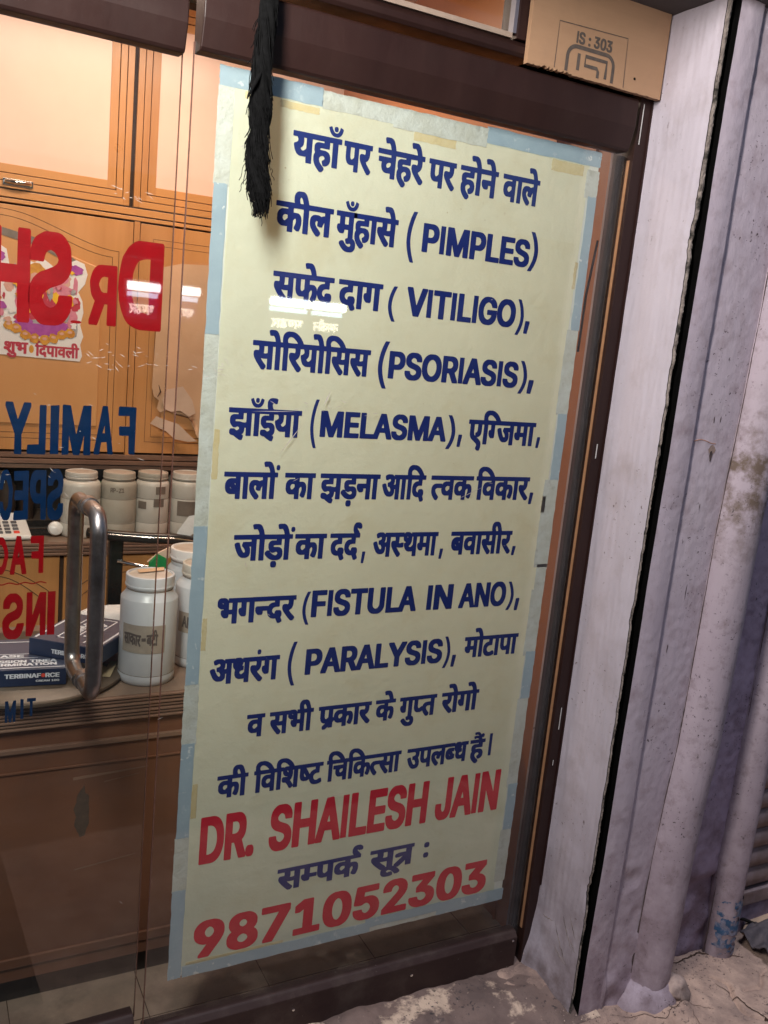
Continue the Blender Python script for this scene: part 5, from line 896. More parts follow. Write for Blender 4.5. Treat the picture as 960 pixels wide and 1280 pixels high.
# ------------------------------------------------------------------ left glass door, standing slightly open
r = thing('glass_door', 'left glass door with mirrored red and blue hand painted letters and a steel pull handle', 'door', (-.9, .012, 0), R(1.6), 'glass shop doors')
m = MB(); m.box(-.35, .8372, -.0065, -.0012, .12, 2.13); m.build('glass_pane', M['glass'], r)
m = MB(); m.box(.8374, .8388, -.0065, -.0012, .12, 2.13); m.build('glass_edge', M['glass_edge'], r)
m = MB(); rail(m, -.35, .8385, 2.1125, 2.215); m.build('top_rail', M['laminate'], r, bevel=.004)
m = MB(); rail(m, -.35, .834, .010, .134, True); m.build('bottom_rail', M['laminate_low'], r, bevel=.0015)
PAINT = [('D','r',.742,.8245,1.621,1.932,0),('R','r',.690,.739,1.622,1.727,1),('.','r',.6585,.6772,1.620,1.640,0),('S','r',.586,.661,1.617,1.770,0),('H','r',.520,.5885,1.616,1.772,0),
 ('F','b',.752,.786,1.382,1.470,1),('A','b',.7085,.744,1.381,1.470,0),('M','b',.650,.702,1.379,1.469,1),('I','b',.629,.6445,1.379,1.468,0),('L','b',.590,.622,1.379,1.467,1),('Y','b',.552,.596,1.378,1.470,0),
 ('S','b',.627,.6565,1.255,1.347,0),('P','b',.5965,.625,1.255,1.346,1),('E','b',.569,.594,1.255,1.344,0),('C','b',.544,.5668,1.255,1.344,1),('I','b',.526,.5345,1.255,1.343,0),
 ('F','r',.600,.6235,1.151,1.221,0),('A','r',.5645,.593,1.150,1.221,1),('C','r',.537,.5605,1.152,1.219,0),
 ('I','r',.6335,.647,1.027,1.112,0),('N','r',.595,.630,1.027,1.111,1),('S','r',.553,.5905,1.025,1.109,0),('T','r',.520,.548,1.025,1.108,1),
 ('T','b',.600,.616,.862,.898,0),('I','b',.588,.594,.858,.898,1),('M','b',.560,.580,.854,.897,0),('I','b',.540,.546,.848,.898,1)]
# the capital D is tall only at its spine; hand-lettered outlines wobble
for i, (ch, c, x0, x1, z0, z1, k) in enumerate(PAINT):
    mb = MB()
    if ch == 'D': z1 = 1.777
    text(mb, 'l', ch, x0, x1, z0, z1, .0009+.0001*k, mirror=True)
    mb.v = [(x+.0016*nz(x*60, z*60, i), y, z+.0016*nz(x*55, z*55, i+9)) for x, y, z in mb.v]
    o = mb.build('painted_letter', M['paint_red' if c == 'r' else 'paint_blue'], r, fixn=False)
    o.rotation_euler = (0, R(random.uniform(-1.5, 1.5)*0), 0)
# a red and a blue underline stroke
m = MB(); pts = [(.53+.10*t, .0012, 1.131+.0016*math.sin(t*23)) for t in [k/30 for k in range(31)]]
m.add([(p[0], p[1], p[2]-.0012) for p in pts]+[(p[0], p[1], p[2]+.0012) for p in pts], [(i, i+1, 31+i+1, 31+i) for i in range(30)]); m.build('painted_underline', M['paint_red'], r, fixn=False)
h = thing('pull_handle', None, None); h.parent = r
def dhandle(s, z0, z1, xo, d):
    rb = .034; pts = [(xo, s*.0, z1)]
    pts += [(xo, s*(d-rb), z1)]
    for k in range(1, 8): a = R(90*k/7); pts.append((xo, s*(d-rb+rb*math.sin(a)), z1-rb+rb*math.cos(a)))
    pts += [(xo, s*d, z1-.08-(z1-z0-.16)*k/8) for k in range(9)]
    for k in range(0, 8): a = R(90*k/7); pts.append((xo, s*(d-rb+rb*math.cos(a)), z0+rb-rb*math.sin(a)))
    pts += [(xo, s*.0, z0)]
    mb = MB(); mb.tube(pts, .0155, 18); return mb
dhandle(-1, .928, 1.280, .703, .094).build('outer_bar', M['steel'], h, smooth=True)
dhandle(1, .928, 1.280, .697, .088).build('inner_bar', M['steel'], h, smooth=True)
for z in (.928, 1.280):
    m = MB(); m.tube([(.703, -.014, z), (.703, .010, z)], .0185, 20); m.build('mounting_collar', M['steel'], h, smooth=True)

# ------------------------------------------------------------------ black tassel hanging from the canopy
r = thing('yarn_tassel', 'black frayed yarn tassel hanging in front of the poster top', 'tassel', (.060, -.072, 0))
def tp(z):                              # centre and radius by height
    c = [(2.47,.010,.013),(2.25,.002,.014),(2.20,.000,.0185),(2.12,-.006,.0175),(2.06,-.006,.021),(2.03,-.004,.0235),(1.99,-.002,.0165),(1.97,-.005,.021),(1.93,-.004,.0225),(1.885,.004,.022),(1.855,.010,.013)]
    for (a, x0, r0), (b, x1, r1) in zip(c, c[1:]):
        if z >= b: t = (a-z)/(a-b); return x0+(x1-x0)*t, r0+(r1-r0)*t
    return c[-1][1:]
mb = MB(); vs = []; n = 26; L = 170
for j in range(L+1):
    z = 2.47-(2.47-1.872)*j/L; cx, rr = tp(z)
    for k in range(n):
        a = 2*math.pi*k/n; tw = a+z*26; d = 1+.16*math.sin(4*tw)+.10*nz(math.cos(a)*4, math.sin(a)*4, z*60)
        vs.append((cx+rr*.82*d*math.cos(a), rr*.66*d*math.sin(a), z))
mb.add(vs, [(j*n+k, j*n+(k+1)%n, (j+1)*n+(k+1)%n, (j+1)*n+k) for j in range(L) for k in range(n)]+[tuple(L*n+k for k in range(n))])
mb.build('twisted_core', M['yarn'], r, smooth='all')
mb = MB()
for i in range(520):
    a = random.uniform(0, 2*math.pi); z0 = random.choice([random.uniform(1.93, 2.06), random.uniform(1.87, 1.95), random.uniform(2.0, 2.2)]); ln = random.uniform(.02, .075)
    if z0-ln < 1.85: ln = z0-1.85+random.uniform(0, .01)
    fl = random.uniform(.9, 1.10)+(random.random() < .10)*.28; pts = []; ph = random.uniform(0, 9)
    for k in range(6):
        t = k/5; z = z0-ln*t; cx, rr = tp(z); q = rr*(.80+(fl-.80)*t+.07*math.sin(ph+t*6)); aa = a+.5*t
        pts.append((cx+q*math.cos(aa), q*.8*math.sin(aa), z))
    mb.tube(pts, .0007, 4, False)
for i in range(70):
    cx, rr = tp(1.86); x = cx+random.uniform(-1, 1)*.013; ln = random.uniform(.005, .022)
    mb.tube([(x, random.uniform(-.01, .01), 1.882), (x+.001, 0, 1.872-ln*.5), (x+random.uniform(-.004, .004), 0, 1.872-ln)], .0008, 4, False)
for x, z0, dx, dz in ((.010,1.872,.002,-.045),(-.018,1.95,-.018,-.05),(-.022,1.91,-.012,-.03),(.024,1.93,.006,-.02)):
    mb.tube([(x+dx*t+.002*math.sin(9*t), 0, z0+dz*t) for t in [k/8 for k in range(9)]], .0006, 4, False)
o = mb.build('loose_yarn', M['yarn'], r); o['kind'] = 'stuff'
mb = MB(); mb.tube([(-.010,-.012,2.085),(-.018,-.016,2.072),(-.026,-.016,2.055),(-.034,-.014,2.035)], [.0022,.004,.0032,.0006], 7); mb.build('torn_tag_end', M['yarn'], r, smooth='all')

# dried flecks and wiped scratches on the two panes
def flecks(par, spots, y, off=(0, 0)):
    mb = MB()
    for cx, cz, n, sx, sz in spots:
        for k in range(n):
            x = random.gauss(cx, sx); z = random.gauss(cz, sz); a = random.uniform(-.9, .5); ln = random.uniform(.001, .009); wd = random.uniform(.0002, .0007)
            dx, dz = math.cos(a)*ln, math.sin(a)*ln; nx, nz_ = -math.sin(a)*wd, math.cos(a)*wd
            mb.add([(x-dx, y, z-dz), (x+nx, y, z+nz_), (x+dx, y, z+dz), (x-nx, y, z-nz_)], [(0, 1, 2, 3)])
    o = mb.build('dust_fleck', M['fleck'], par, fixn=False); o['kind'] = 'stuff'
flecks(bpy.data.objects['glass_door.001'], ((.735,1.555,24,.035,.014),(.80,1.57,10,.02,.01),(.75,1.86,14,.02,.006),(.66,1.40,20,.1,.1)), -.0068)
flecks(bpy.data.objects['glass_door'], ((.02,1.565,22,.03,.02),(.24,1.50,12,.04,.008),(.5,1.2,26,.25,.35),(.07,1.95,8,.02,.02)), -.0068)
mb = MB()
for x, z, dx, dz, wd in ((.256,1.497,.014,.034,.0012),(.215,1.462,-.05,-.07,.0007),(.60,1.30,.08,.035,.0005),(.14,.985,.05,-.045,.0008),(.11,1.17,.004,-.012,.0012),(.34,.60,.05,.01,.0006),(.10,1.48,.10,.004,.0006)):
    mb.add([(x, -.0068, z), (x+dx*.5+wd, -.0068, z+dz*.5-wd), (x+dx, -.0068, z+dz), (x+dx*.5-wd, -.0068, z+dz*.5+wd)], [(0, 1, 2, 3)])
o = mb.build('glass_scratch', M['fleck'], bpy.data.objects['glass_door'], fixn=False); o['kind'] = 'stuff'
# ------------------------------------------------------------------ the shop: shell and lamp
m = MB(); m.box(-2.4, 3.2, .0, 2.4, -.04, .02); struct(m, 'shop_floor', M['floor_in'])
m = MB()
for k in range(8): m.box(-1.2+.3*k, -1.198+.3*k, .05, .30, .02, .0208)
m.box(-1.2, 1.05, .13, .132, .0202, .0209); struct(m, 'floor_joint', M['groove'])
m = MB(); m.box(-2.4, 3.2, 2.12, 2.2, .02, 2.8); struct(m, 'back_wall', M['ceil'])
m = MB(); m.box(-2.4, 3.2, .05, 2.2, 2.76, 2.8); struct(m, 'shop_ceiling', M['ceil'])
m = MB(); m.box(-2.4, -2.34, .05, 2.2, .0, 2.8); struct(m, 'left_wall', M['ceil'])
r = thing('side_panelling', 'red brown wood panelling seen in the strip right of the poster', 'panelling')
m = MB(); m.box(1.012, 1.03, .055, 2.1, .02, 2.76); m.build('wood_board', M['wood_side'], r)
m = MB(); m.box(.985, 1.012, .30, .315, .02, 2.76); m.box(1.004, 1.012, .16, .165, .02, 2.76); m.build('trim', M['wood_side'], r)
m = MB(); pts = [(.99, .09, 1.93), (.985, .10, 1.80), (.975, .09, 1.66)]; m.tube(pts, .003, 6); o = m.build('loose_wire', M['rubber'], smooth='all'); tag(o, 'thin dark wire running down inside the glass right of the poster', 'wire')
t = thing('ceiling_lamp', 'lit ceiling lamp inside the shop above the cabinets', 'lamp', (.15, 1.15, 2.70))
m = MB(); m.box(-.55, .55, -.06, .06, .012, .06); m.build('lamp_body', M['white'], t)
m = MB(); m.box(-.53, .53, -.05, .05, -.02, .012); m.build('diffuser', E['lamp'], t)
la = bpy.data.lights.new('shop_lamp_light', 'AREA'); la.shape = 'RECTANGLE'; la.size = 1.0; la.size_y = .1; la.energy = SHOP_LAMP_POWER; la.color = (1, .76, .60)
lo = bpy.data.objects.new('shop_lamp_light', la); COL.objects.link(lo); lo.location = (.15, 1.15, 2.67)

# ------------------------------------------------------------------ wall cabinets
YC = 1.75
cab = thing('wall_cabinet', 'orange wood wall cabinet with two rows of doors and peach upper panels', 'cabinet')
m = MB(); m.box(-1.6, 2.2, YC+.02, 2.12, 1.085, 2.75); m.build('carcass', M['groove'], cab)
def ringset(mb, x0, x1, z0, z1, ws, y, gap=.0028, t=.014):
    """nested flat frames with a narrow dark groove between one and the next"""
    for k, wd in enumerate(ws):
        yy = y+.0012*k
        mb.m = 0
        mb.box(x0, x0+wd, yy, y+t, z0, z1); mb.box(x1-wd, x1, yy, y+t, z0, z1)
        mb.m = 1
        mb.box(x0+wd, x1-wd, yy+.0004, y+t, z0, z0+wd); mb.box(x0+wd, x1-wd, yy+.0004, y+t, z1-wd, z1)
        x0 += wd+gap; x1 -= wd+gap; z0 += wd+gap; z1 -= wd+gap
    return x0, x1, z0, z1
WM = [M['wood'], M['wood_h']]
def updoor(x0, x1, z0, z1):
    mb = MB(); q = ringset(mb, x0, x1, z0, z1, (.022, .022, .028), YC)
    d = mb.build('cabinet_door', WM, cab, bevel=.0008)
    m = MB(); m.box(q[0]-.012, q[1]+.012, YC+.006, YC+.010, q[2]-.012, q[3]+.012); m.build('panel', M['pink'], d)
    return d
upA = updoor(-.645, .207, 2.022, 2.72); upA['label'] = 'upper cabinet door with a peach panel and a chrome handle'
m = MB(); m.tube([(-.207,YC-.001,2.040),(-.205,YC-.024,2.041),(-.165,YC-.030,2.041),(-.130,YC-.024,2.041),(-.127,YC-.001,2.040)], .0065, 10); m.build('handle', M['chrome'], upA, smooth='all')
m = MB(); m.box(-.215, -.118, YC-.003, YC-.0005, 2.030, 2.052); m.build('handle_plate', M['chrome'], upA, bevel=.001)
for (a, b) in ((.222, 1.10), (1.105, 2.0), (-1.5, -.66)): updoor(a, b, 2.022, 2.72)
m = MB()
for z0, z1, y in ((1.992,2.016,YC-.006),(1.975,1.988,YC-.002)): m.box(-1.6, 2.2, y, YC+.02, z0, z1)
m.build('rail_moulding', M['wood_h'], cab, bevel=.0012)
m = MB(); m.box(-1.6, 2.2, YC-.005, YC+.02, 2.017, 2.0205); m.build('groove_line', M['groove'], cab)
# lower doors with an arched raised field
def lodoor(x0, x1, z0, z1, arch=True):
    d = MB(); d.m = 0; d.box(x0, x1, YC, YC+.016, z0, z1); d = d.build('cabinet_door', M['wood'], cab, bevel=.001)
    for k, (ins, wd) in enumerate(((.048, .0022), (.070, .0022))):
        a, b, c, e = x0+ins, x1-ins, z0+ins*.9, z1-ins-.062
        cx = (a+b)/2; pts = [(b, c), (b, e)]
        if arch:
            for i in range(13):
                t = i/12; x = b-(b-a)*.5*t; pts.append((x, e+.095*(3*t*t-2*t**3)+(.0 if i else 0)))
            pts += [(2*cx-x, z) for x, z in pts[::-1][1:]]
        else: pts = [(b, c), (b, e+.06), (a, e+.06), (a, c)]
        pts.append(pts[0]); mb = MB()
        mb.tube([(x, YC+.0004, z) for x, z in pts], wd*.62, 4, False); mb.build('groove_line', M['groove'], d)
    a, b, c, e = x0+.105, x1-.105, z0+.095, z1-.175
    cx = (a+b)/2; P = [(a, c), (b, c), (b, e)]
    if arch:
        for i in range(1, 25): t = i/24; P.append((b+(a-b)*t, e+.075*math.sin(math.pi*t)**1.2))
    P.append((a, e)) if not arch else None
    mb = MB(); mb.plate(P, YC-.006, YC+.004); mb.build('raised_field', M['wood_panel'], d, bevel=.003)
    return d
dC = lodoor(-.655, .226, 1.125, 1.968)
dD = lodoor(.252, 1.10, 1.125, 1.968, False)
lodoor(1.12, 2.0, 1.125, 1.968, False); lodoor(-1.5, -.68, 1.125, 1.968)
m = MB(); m.box(.2285, .2495, YC-.001, YC+.02, 1.10, 1.972); m.build('stile', M['wood'], cab, bevel=.001)
m = MB()
for z0, z1, y in ((1.098,1.116,YC-.006),(1.078,1.094,YC-.016),(1.060,1.074,YC-.010)): m.box(-1.6, 2.2, y, YC+.03, z0, z1)
m.build('bottom_moulding', M['mould'], cab, bevel=.0015)
# shadow along the top of the arched door's field, painted as a dark strip
m = MB(); m.plate([(-.42,1.905),(-.10,1.842),(.02,1.79),(.055,1.765),(.05,1.80),(-.08,1.865),(-.42,1.93)], YC-.0078, YC-.0066); m.build('door_shadow_strip', M['tape_and_shadow'], dC)

# brown wrapping paper taped over the right hand door, torn at the bottom
r = thing('wrapping_paper', 'brown wrapping paper covering the cabinet door, torn open at its bottom', 'paper')
top = [(.33,1.82),(.40,1.842),(.55,1.852),(.95,1.86)]
lowe = [(.95,1.19),(.62,1.205),(.565,1.175),(.545,1.20),(.52,1.185),(.50,1.195),(.485,1.235),(.462,1.27),(.435,1.288),(.405,1.282),(.38,1.295),(.352,1.285),(.338,1.30),(.345,1.33),(.325,1.345),(.315,1.38),(.318,1.5),(.322,1.65)]
def sheet(poly, y, name, mt, amp=.006, par=None, cut=26):
    b = bmesh.new(); vs = [b.verts.new((x, y, z)) for x, z in poly]; b.faces.new(vs)
    bmesh.ops.triangulate(b, faces=b.faces)
    for _ in range(4): bmesh.ops.subdivide_edges(b, edges=[e for e in b.edges if e.calc_length() > .03], cuts=1); bmesh.ops.triangulate(b, faces=b.faces)
    for v in b.verts: v.co.y += amp*nz(v.co.x, v.co.z, 3, 7)-amp*.6*abs(nz(v.co.x, v.co.z, 8, 3))
    me = bpy.data.meshes.new(name); b.to_mesh(me); b.free(); me.materials.append(M[mt])
    for p in me.polygons: p.use_smooth = True
    o = bpy.data.objects.new(name, me); COL.objects.link(o); o.parent = par; return o
sheet(top+lowe, YC-.016, 'paper_sheet', 'kraft', .007, r)
sheet([(.335,1.272),(.36,1.262),(.42,1.245),(.47,1.20),(.495,1.182),(.46,1.178),(.41,1.186),(.375,1.215),(.345,1.228),(.312,1.243)], YC-.030, 'curled_flap', 'kraft_in', .010, r)
sheet([(.355,1.335),(.37,1.375),(.43,1.39),(.47,1.34),(.485,1.29),(.46,1.275),(.425,1.297),(.39,1.29),(.365,1.30)], YC-.028, 'curled_flap', 'kraft_in', .008, r)
m = MB(); m.tube([(.335,YC-.03,1.345),(.345,YC-.034,1.365),(.338,YC-.030,1.39)], [.001,.003,.0008], 5); m.build('torn_edge', M['groove'], r)

# ------------------------------------------------------------------ festival sticker: generic seated figures, lamps and the greeting
r = thing('festival_sticker', 'colourful die cut festival sticker with white border and purple Hindi greeting on the arched door', 'sticker')
YS = YC-.0085
def blob(mb, cx, cz, rx, rz, y, n=24, wob=0, s=0):
    mb.plate([(cx+rx*(1+wob*nz(math.cos(2*math.pi*k/n)*2+s, math.sin(2*math.pi*k/n)*2, 1, 1.5))*math.cos(2*math.pi*k/n), cz+rz*(1+wob*nz(math.cos(2*math.pi*k/n)*2+s, math.sin(2*math.pi*k/n)*2, 4, 1.5))*math.sin(2*math.pi*k/n)) for k in range(n)], y, y+.0003)
mb = MB()
OUT = [(-.245,1.462),(.052,1.455),(.060,1.475),(.052,1.515),(.062,1.545),(.050,1.585),(.060,1.63),(.055,1.67),(.040,1.70),(.062,1.73),(.070,1.765),(.058,1.80),(.030,1.81),(.010,1.80),(-.005,1.775),(-.03,1.765),(-.055,1.785),(-.085,1.805),(-.11,1.785),(-.125,1.79),(-.135,1.825),(-.155,1.80),(-.165,1.76),(-.19,1.77),(-.20,1.82),(-.225,1.835),(-.25,1.825),(-.27,1.78),(-.265,1.5)]
mb.plate(OUT, YS, YS+.0012); mb.build('sticker_border', M['st_white'], r)
def pr_(name, mt, items, dy):
    for i, it in enumerate(items):
        mb = MB(); blob(mb, *it, YS-dy-.00004*(i % 5), wob=.35, s=i*2.3); mb.build(name, M[mt], r)
pr_('printed_shape', 'st_gold', [(-.10,1.745,.030,.040),(-.095,1.70,.05,.05),(-.235,1.62,.026,.05),(-.012,1.66,.02,.03),(-.08,1.60,.09,.05)], .0002)
pr_('printed_shape', 'st_skin', [(-.105,1.725,.018,.026),(-.015,1.735,.028,.030),(-.016,1.68,.032,.034),(-.19,1.70,.016,.022),(-.24,1.67,.02,.03)], .0005)
pr_('printed_shape', 'st_pink', [(-.018,1.745,.022,.026),(-.02,1.70,.038,.022),(-.06,1.63,.055,.045),(.02,1.60,.02,.035),(.03,1.72,.008,.03),(-.15,1.66,.02,.05)], .0008)
pr_('printed_shape', 'st_red', [(-.10,1.66,.036,.05),(-.045,1.655,.02,.035),(-.13,1.59,.04,.022),(.03,1.655,.018,.024),(-.24,1.56,.02,.012)], .0011)
pr_('printed_shape', 'st_yellow', [(.012,1.665,.014,.022),(-.035,1.672,.012,.02),(-.085,1.68,.008,.02),(-.23,1.64,.012,.03)], .0014)
pr_('printed_shape', 'st_grey', [(-.095,1.575,.028,.016),(-.055,1.69,.010,.03),(-.13,1.73,.008,.05),(.0,1.62,.012,.03),(-.17,1.735,.007,.04),(.035,1.57,.006,.03),(-.135,1.64,.01,.05)], .0017)
pr_('printed_shape', 'st_purple', [(-.09,1.555,.075,.022),(.03,1.775,.024,.017),(-.225,1.795,.022,.016),(-.14,1.578,.03,.016),(-.03,1.575,.04,.018)], .0020)
pots = [(-.165,1.555),(-.135,1.535),(-.105,1.525),(-.07,1.522),(-.04,1.53),(-.012,1.545),(.015,1.552),(-.19,1.565)]
pr_('printed_lamp_pot', 'st_gold', [(x, z, .017, .017) for x, z in pots], .0024)
pr_('printed_lamp_flame', 'st_skin', [(x, z+.004, .008, .005) for x, z in pots], .0027)
rs = random.Random(5); pal = ['st_red','st_gold','st_pink','st_skin','st_yellow','st_grey','st_purple','st_white']
for i in range(46):
    cx = rs.uniform(-.235, .035); cz = rs.uniform(1.575, 1.775)
    if cz > 1.72 and not (-.13 < cx < .03): continue
    mb = MB(); blob(mb, cx, cz, rs.uniform(.004, .013), rs.uniform(.004, .014), YS-.0030-.00003*i, 12, .9, i*1.7); mb.build('printed_shape', M[pal[i % 8]], r)
mb = MB(); text(mb, 'd', 'श ु भ', -.205, -.125, 1.470, 1.507, YS-.0006); text(mb, 'd', 'ि द प ा व ल ी', -.100, .048, 1.466, 1.502, YS-.0006); mb.build('greeting_lettering', M['st_red'], r)
mb = MB(); blob(mb, -.113, 1.487, .008, .014, YS-.0008); mb.build('printed_shape', M['st_gold'], r)

# ------------------------------------------------------------------ back counter
YF = 1.50; ZC = .838
r = thing('back_counter', 'back counter with moulded edge and orange doors below, jars standing on it', 'counter')
m = MB(); m.box(-1.6, 2.2, YF+.01, 2.10, ZC-.022, ZC); m.build('counter_top', M['wood_top'], r)
for k in range(4):
    m = MB(); m.box(-1.6, 2.2, YF-.004*(k % 2), YF+.012, ZC-.0115*(k+1)+.001, ZC-.0115*k-.001); m.build('edge_moulding', M['mould'], r, bevel=.002)
m = MB(); m.box(-1.6, 2.2, YF+.03, 2.1, .02, ZC-.05); m.build('carcass', M['groove'], r)
for x0, x1 in ((-1.5,-.47),(-.46,-.03),(-.015,.42),(.43,.9),(.91,1.5)):
    d = MB(); d.box(x0, x1, YF+.014, YF+.032, .10, ZC-.052); d = d.build('counter_door', M['wood'], r, bevel=.001)
    for ins in (.035, .06):
        a, b, c, e = x0+ins, x1-ins, .10+ins, ZC-.052-ins-.09; pts = [(b, c), (b, e)]
        for i in range(1, 24): t = i/24; pts.append((b+(a-b)*t, e+.085*math.sin(math.pi*t)))
        pts += [(a, e), (a, c), (b, c)]
        mb = MB(); mb.tube([(x, YF+.0140, z) for x, z in pts], .0014, 4, False); mb.build('groove_line', M['groove'], d)
m = MB(); m.box(-1.6, 2.2, 2.08, 2.10, ZC, 1.085); m.build('niche_back', M['dark'], r)

# ------------------------------------------------------------------ jars
def jar(name, label, x, y, z, rad, h, body, lid, neck=.80, group=None, rz=0, labels=(), lidtop=None, seams=(.60,.22), tall_lid=.10, square=False):
    t = thing(name, label, 'jar', (x, y, z), rz, group)
    sh = h*(1-tall_lid-.03)
    P = [(rad*.90, 0), (rad*.97, h*.015), (rad, h*.05)]
    for s in sorted(seams): P += [(rad, h*s-.003), (rad*.985, h*s), (rad*1.0, h*s+.003)]
    if square: P += [(rad, sh-h*.075), (rad*.985, sh-h*.066), (rad*.86, sh-h*.030), (rad*neck*1.02, sh)]
    else:
      for k in range(9): a = R(90*k/8); P.append((rad*neck+rad*(1-neck)*math.cos(a), sh-rad*.30+rad*.30*math.sin(a)))
    P += [(rad*neck, sh+h*.02), (rad*neck*.98, sh+h*.03)]
    m = MB(); m.lathe(P, n=40); m.build('jar_body', body, t, smooth=True)
    l0 = sh+h*.022; rl = rad*neck+.0035; lh = h-l0
    P = [(rl*.97, l0), (rl, l0+.002), (rl, h-.004), (rl*.985, h-.001), (rl*.90, h), (rl*.88, h-.003), (0, h-.003)]
    m = MB(); m.lathe(P, n=48)
    lo_ = m.build('lid', lid, t, smooth=True)
    m = MB(); m.lathe([(rl*.87, h-.0028), (rl*.80, h-.0022), (0, h-.0022)], n=32); m.build('lid_inset', lidtop or M['lid_dust'], lo_, smooth=True)
    rings = [(h*max(seams), rad*.985+.0004, .0009), (sh+h*.012, rad*neck+.0006, .0013)]
    if len(seams) > 1: rings.append((h*min(seams), rad*.985+.0002, .0007))
    for rz_, rr_, rw in rings:
        m = MB(); m.tube([(rr_*math.cos(2*math.pi*k/48), rr_*math.sin(2*math.pi*k/48), rz_) for k in range(49)], rw, 5, False); m.build('seam_ring', M['jar_seam'], t, smooth='all')
    m = MB(); m.lathe([(rl+.0002, l0+lh*.10), (rl+.0012, l0+lh*.16), (rl+.0012, l0+lh*.24), (rl+.0002, l0+lh*.30)], n=48); m.build('lid_ridge', lid, lo_, smooth=True)
    for (a0, a1, z0, z1, mt) in labels:
        def f(u, v, a0=a0, a1=a1, z0=z0, z1=z1):
            a = R(a0+(a1-a0)*u); rr = rad+.0012
            return (rr*math.cos(a), rr*math.sin(a), h*(z0+(z1-z0)*v))
        m = MB(); m.grid(f, 12, 1); m.build('paper_label' if mt != 'tape_and_shadow' else 'tape_patch', M[mt], t, smooth='all', fixn=False)
    return t
def scribble(t, rad, tokens, a0, a1, z0, z1, mt='scrib', kind='l', mirror=False):
    """handwriting wrapped round a jar"""
    mb = MB(); text(mb, kind, tokens, 0, 1, 0, 1, 0, mirror=mirror)
    mb.v = [((rad+.0022+.0002*(-y*1e3))*math.cos(R(a0+(a1-a0)*x)), (rad+.0022+.0002*(-y*1e3))*math.sin(R(a0+(a1-a0)*x)), z0+(z1-z0)*(z+.06*math.sin(x*9))) for x, y, z in mb.v]
    mb.build('handwriting', M[mt], t, fixn=False)
G1 = 'white plastic jars on the back counter'
jar('plastic_jar', 'leftmost white jar on the back counter, its body half behind the door handle', .052, 1.62, ZC, .069, .236, M['jar'], M['jar'], .76, G1)
t = jar('plastic_jar', 'greyed white jar with faint handwriting, second from left on the back counter', .186, 1.62, ZC, .064, .236, M['jar_grey'], M['jar_grey'], .84, G1)
scribble(t, .064, 'R P - Z 1', 232, 275, .168, .184, 'tape_and_shadow')
jar('plastic_jar', 'white jar with three brown tape patches, third from left on the back counter', .309, 1.62, ZC, .061, .238, M['jar'], M['jar_grey'], .84, G1,
    labels=((205,238,.44,.56,'tape_and_shadow'),(262,300,.48,.61,'tape_and_shadow'),(268,305,.68,.80,'tape_and_shadow')))
jar('plastic_jar', 'white jar with one wide brown tape band, nearest the poster on the back counter', .441, 1.62, ZC, .062, .238, M['jar'], M['jar'], .86, G1,
    labels=((222,292,.33,.57,'tape_and_shadow'),))
jar('plastic_jar', 'white jar mostly hidden behind the tape banded jar by the poster', .475, 1.80, ZC, .06, .225, M['jar_grey'], M['jar_grey'], .84, G1)
m = MB(); m.lathe([(.016,0),(.017,.012),(.014,.016),(0,.016)], n=16); gc_ = m.build('cap', M['green'], smooth=True); gc_.location = (0, 0, .16)
m = MB(); m.lathe([(.028,0),(.029,.10),(.012,.15),(.012,.16)], n=20); b = m.build('medicine_bottle', M['dark'], smooth=True); b.location = (.13, 1.73, ZC)
tag(b, 'dark medicine bottle with a green cap between the two left jars', 'bottle'); gc_.parent = b

# card terminal / calculator, black box and bits in the niche
r = thing('calculator', 'white desk calculator with grey keys and a red key on the back counter', 'calculator', (-.225, 1.53, ZC+.004), R(3))
m = MB(); m.prism([(0,0),(.18,0),(.18,.060),(.0,.014)], -.16, .105); m.build('calculator_body', M['white'], r, bevel=.006)
for j in range(4):
    for i in range(8):
        x = -.14+.027*i; y = .020+.024*j; z = .014+.046/.18*y+.0002
        m = MB(); m.prism([(y,z),(y+.013,z+.0034),(y+.013,z+.0074),(y,z+.004)], x, x+.019)
        m.build('key', M['red'] if (i == 7 and j == 0) else M['key'], r, bevel=.001)
m = MB(); m.prism([(.122,.0455),(.165,.0565),(.165,.0572),(.122,.0462)], -.14, .085); m.build('display', M['print_white'], r)
r = thing('receipt_tray', 'long dark glossy tray lying on the back counter beside the calculator', 'tray', (-.06, 1.66, ZC))
m = MB(); m.box(-.10, .03, -.05, .06, 0, .032); m.build('tray_body', M['chair_black'], r, bevel=.004)
m = MB(); m.box(-.10, .03, -.0508, -.0500, .026, .029); m.build('rim', M['chrome'], r)
m = MB(); m.lathe([(0,0),(.026,.001),(.024,.012),(.010,.020),(0,.021)], n=20); o = m.build('white_lid', M['white'], smooth=True); o.location = (-.036, 1.60, ZC+.028); o.rotation_euler = (R(70), R(20), 0)
tag(o, 'small white plastic lid leaning on the dark tray', 'lid')
r = thing('dark_jumble', 'dark bottles and packets at the back of the niche behind the calculator', 'packets', (-.2, 1.90, ZC))
for x, h, rr in ((-.12,.17,.03),(-.04,.14,.028),(.03,.18,.032),(.10,.12,.026)):
    m = MB(); m.lathe([(rr*.95,0),(rr,.01),(rr,h*.7),(rr*.4,h*.85),(rr*.4,h)], (x,0,0), n=18); m.build('bottle', M['groove'], r, smooth=True)
m = MB(); m.box(-.02, .02, -.03, -.02, .14, .19); m.build('white_packet', M['white'], r, bevel=.002)

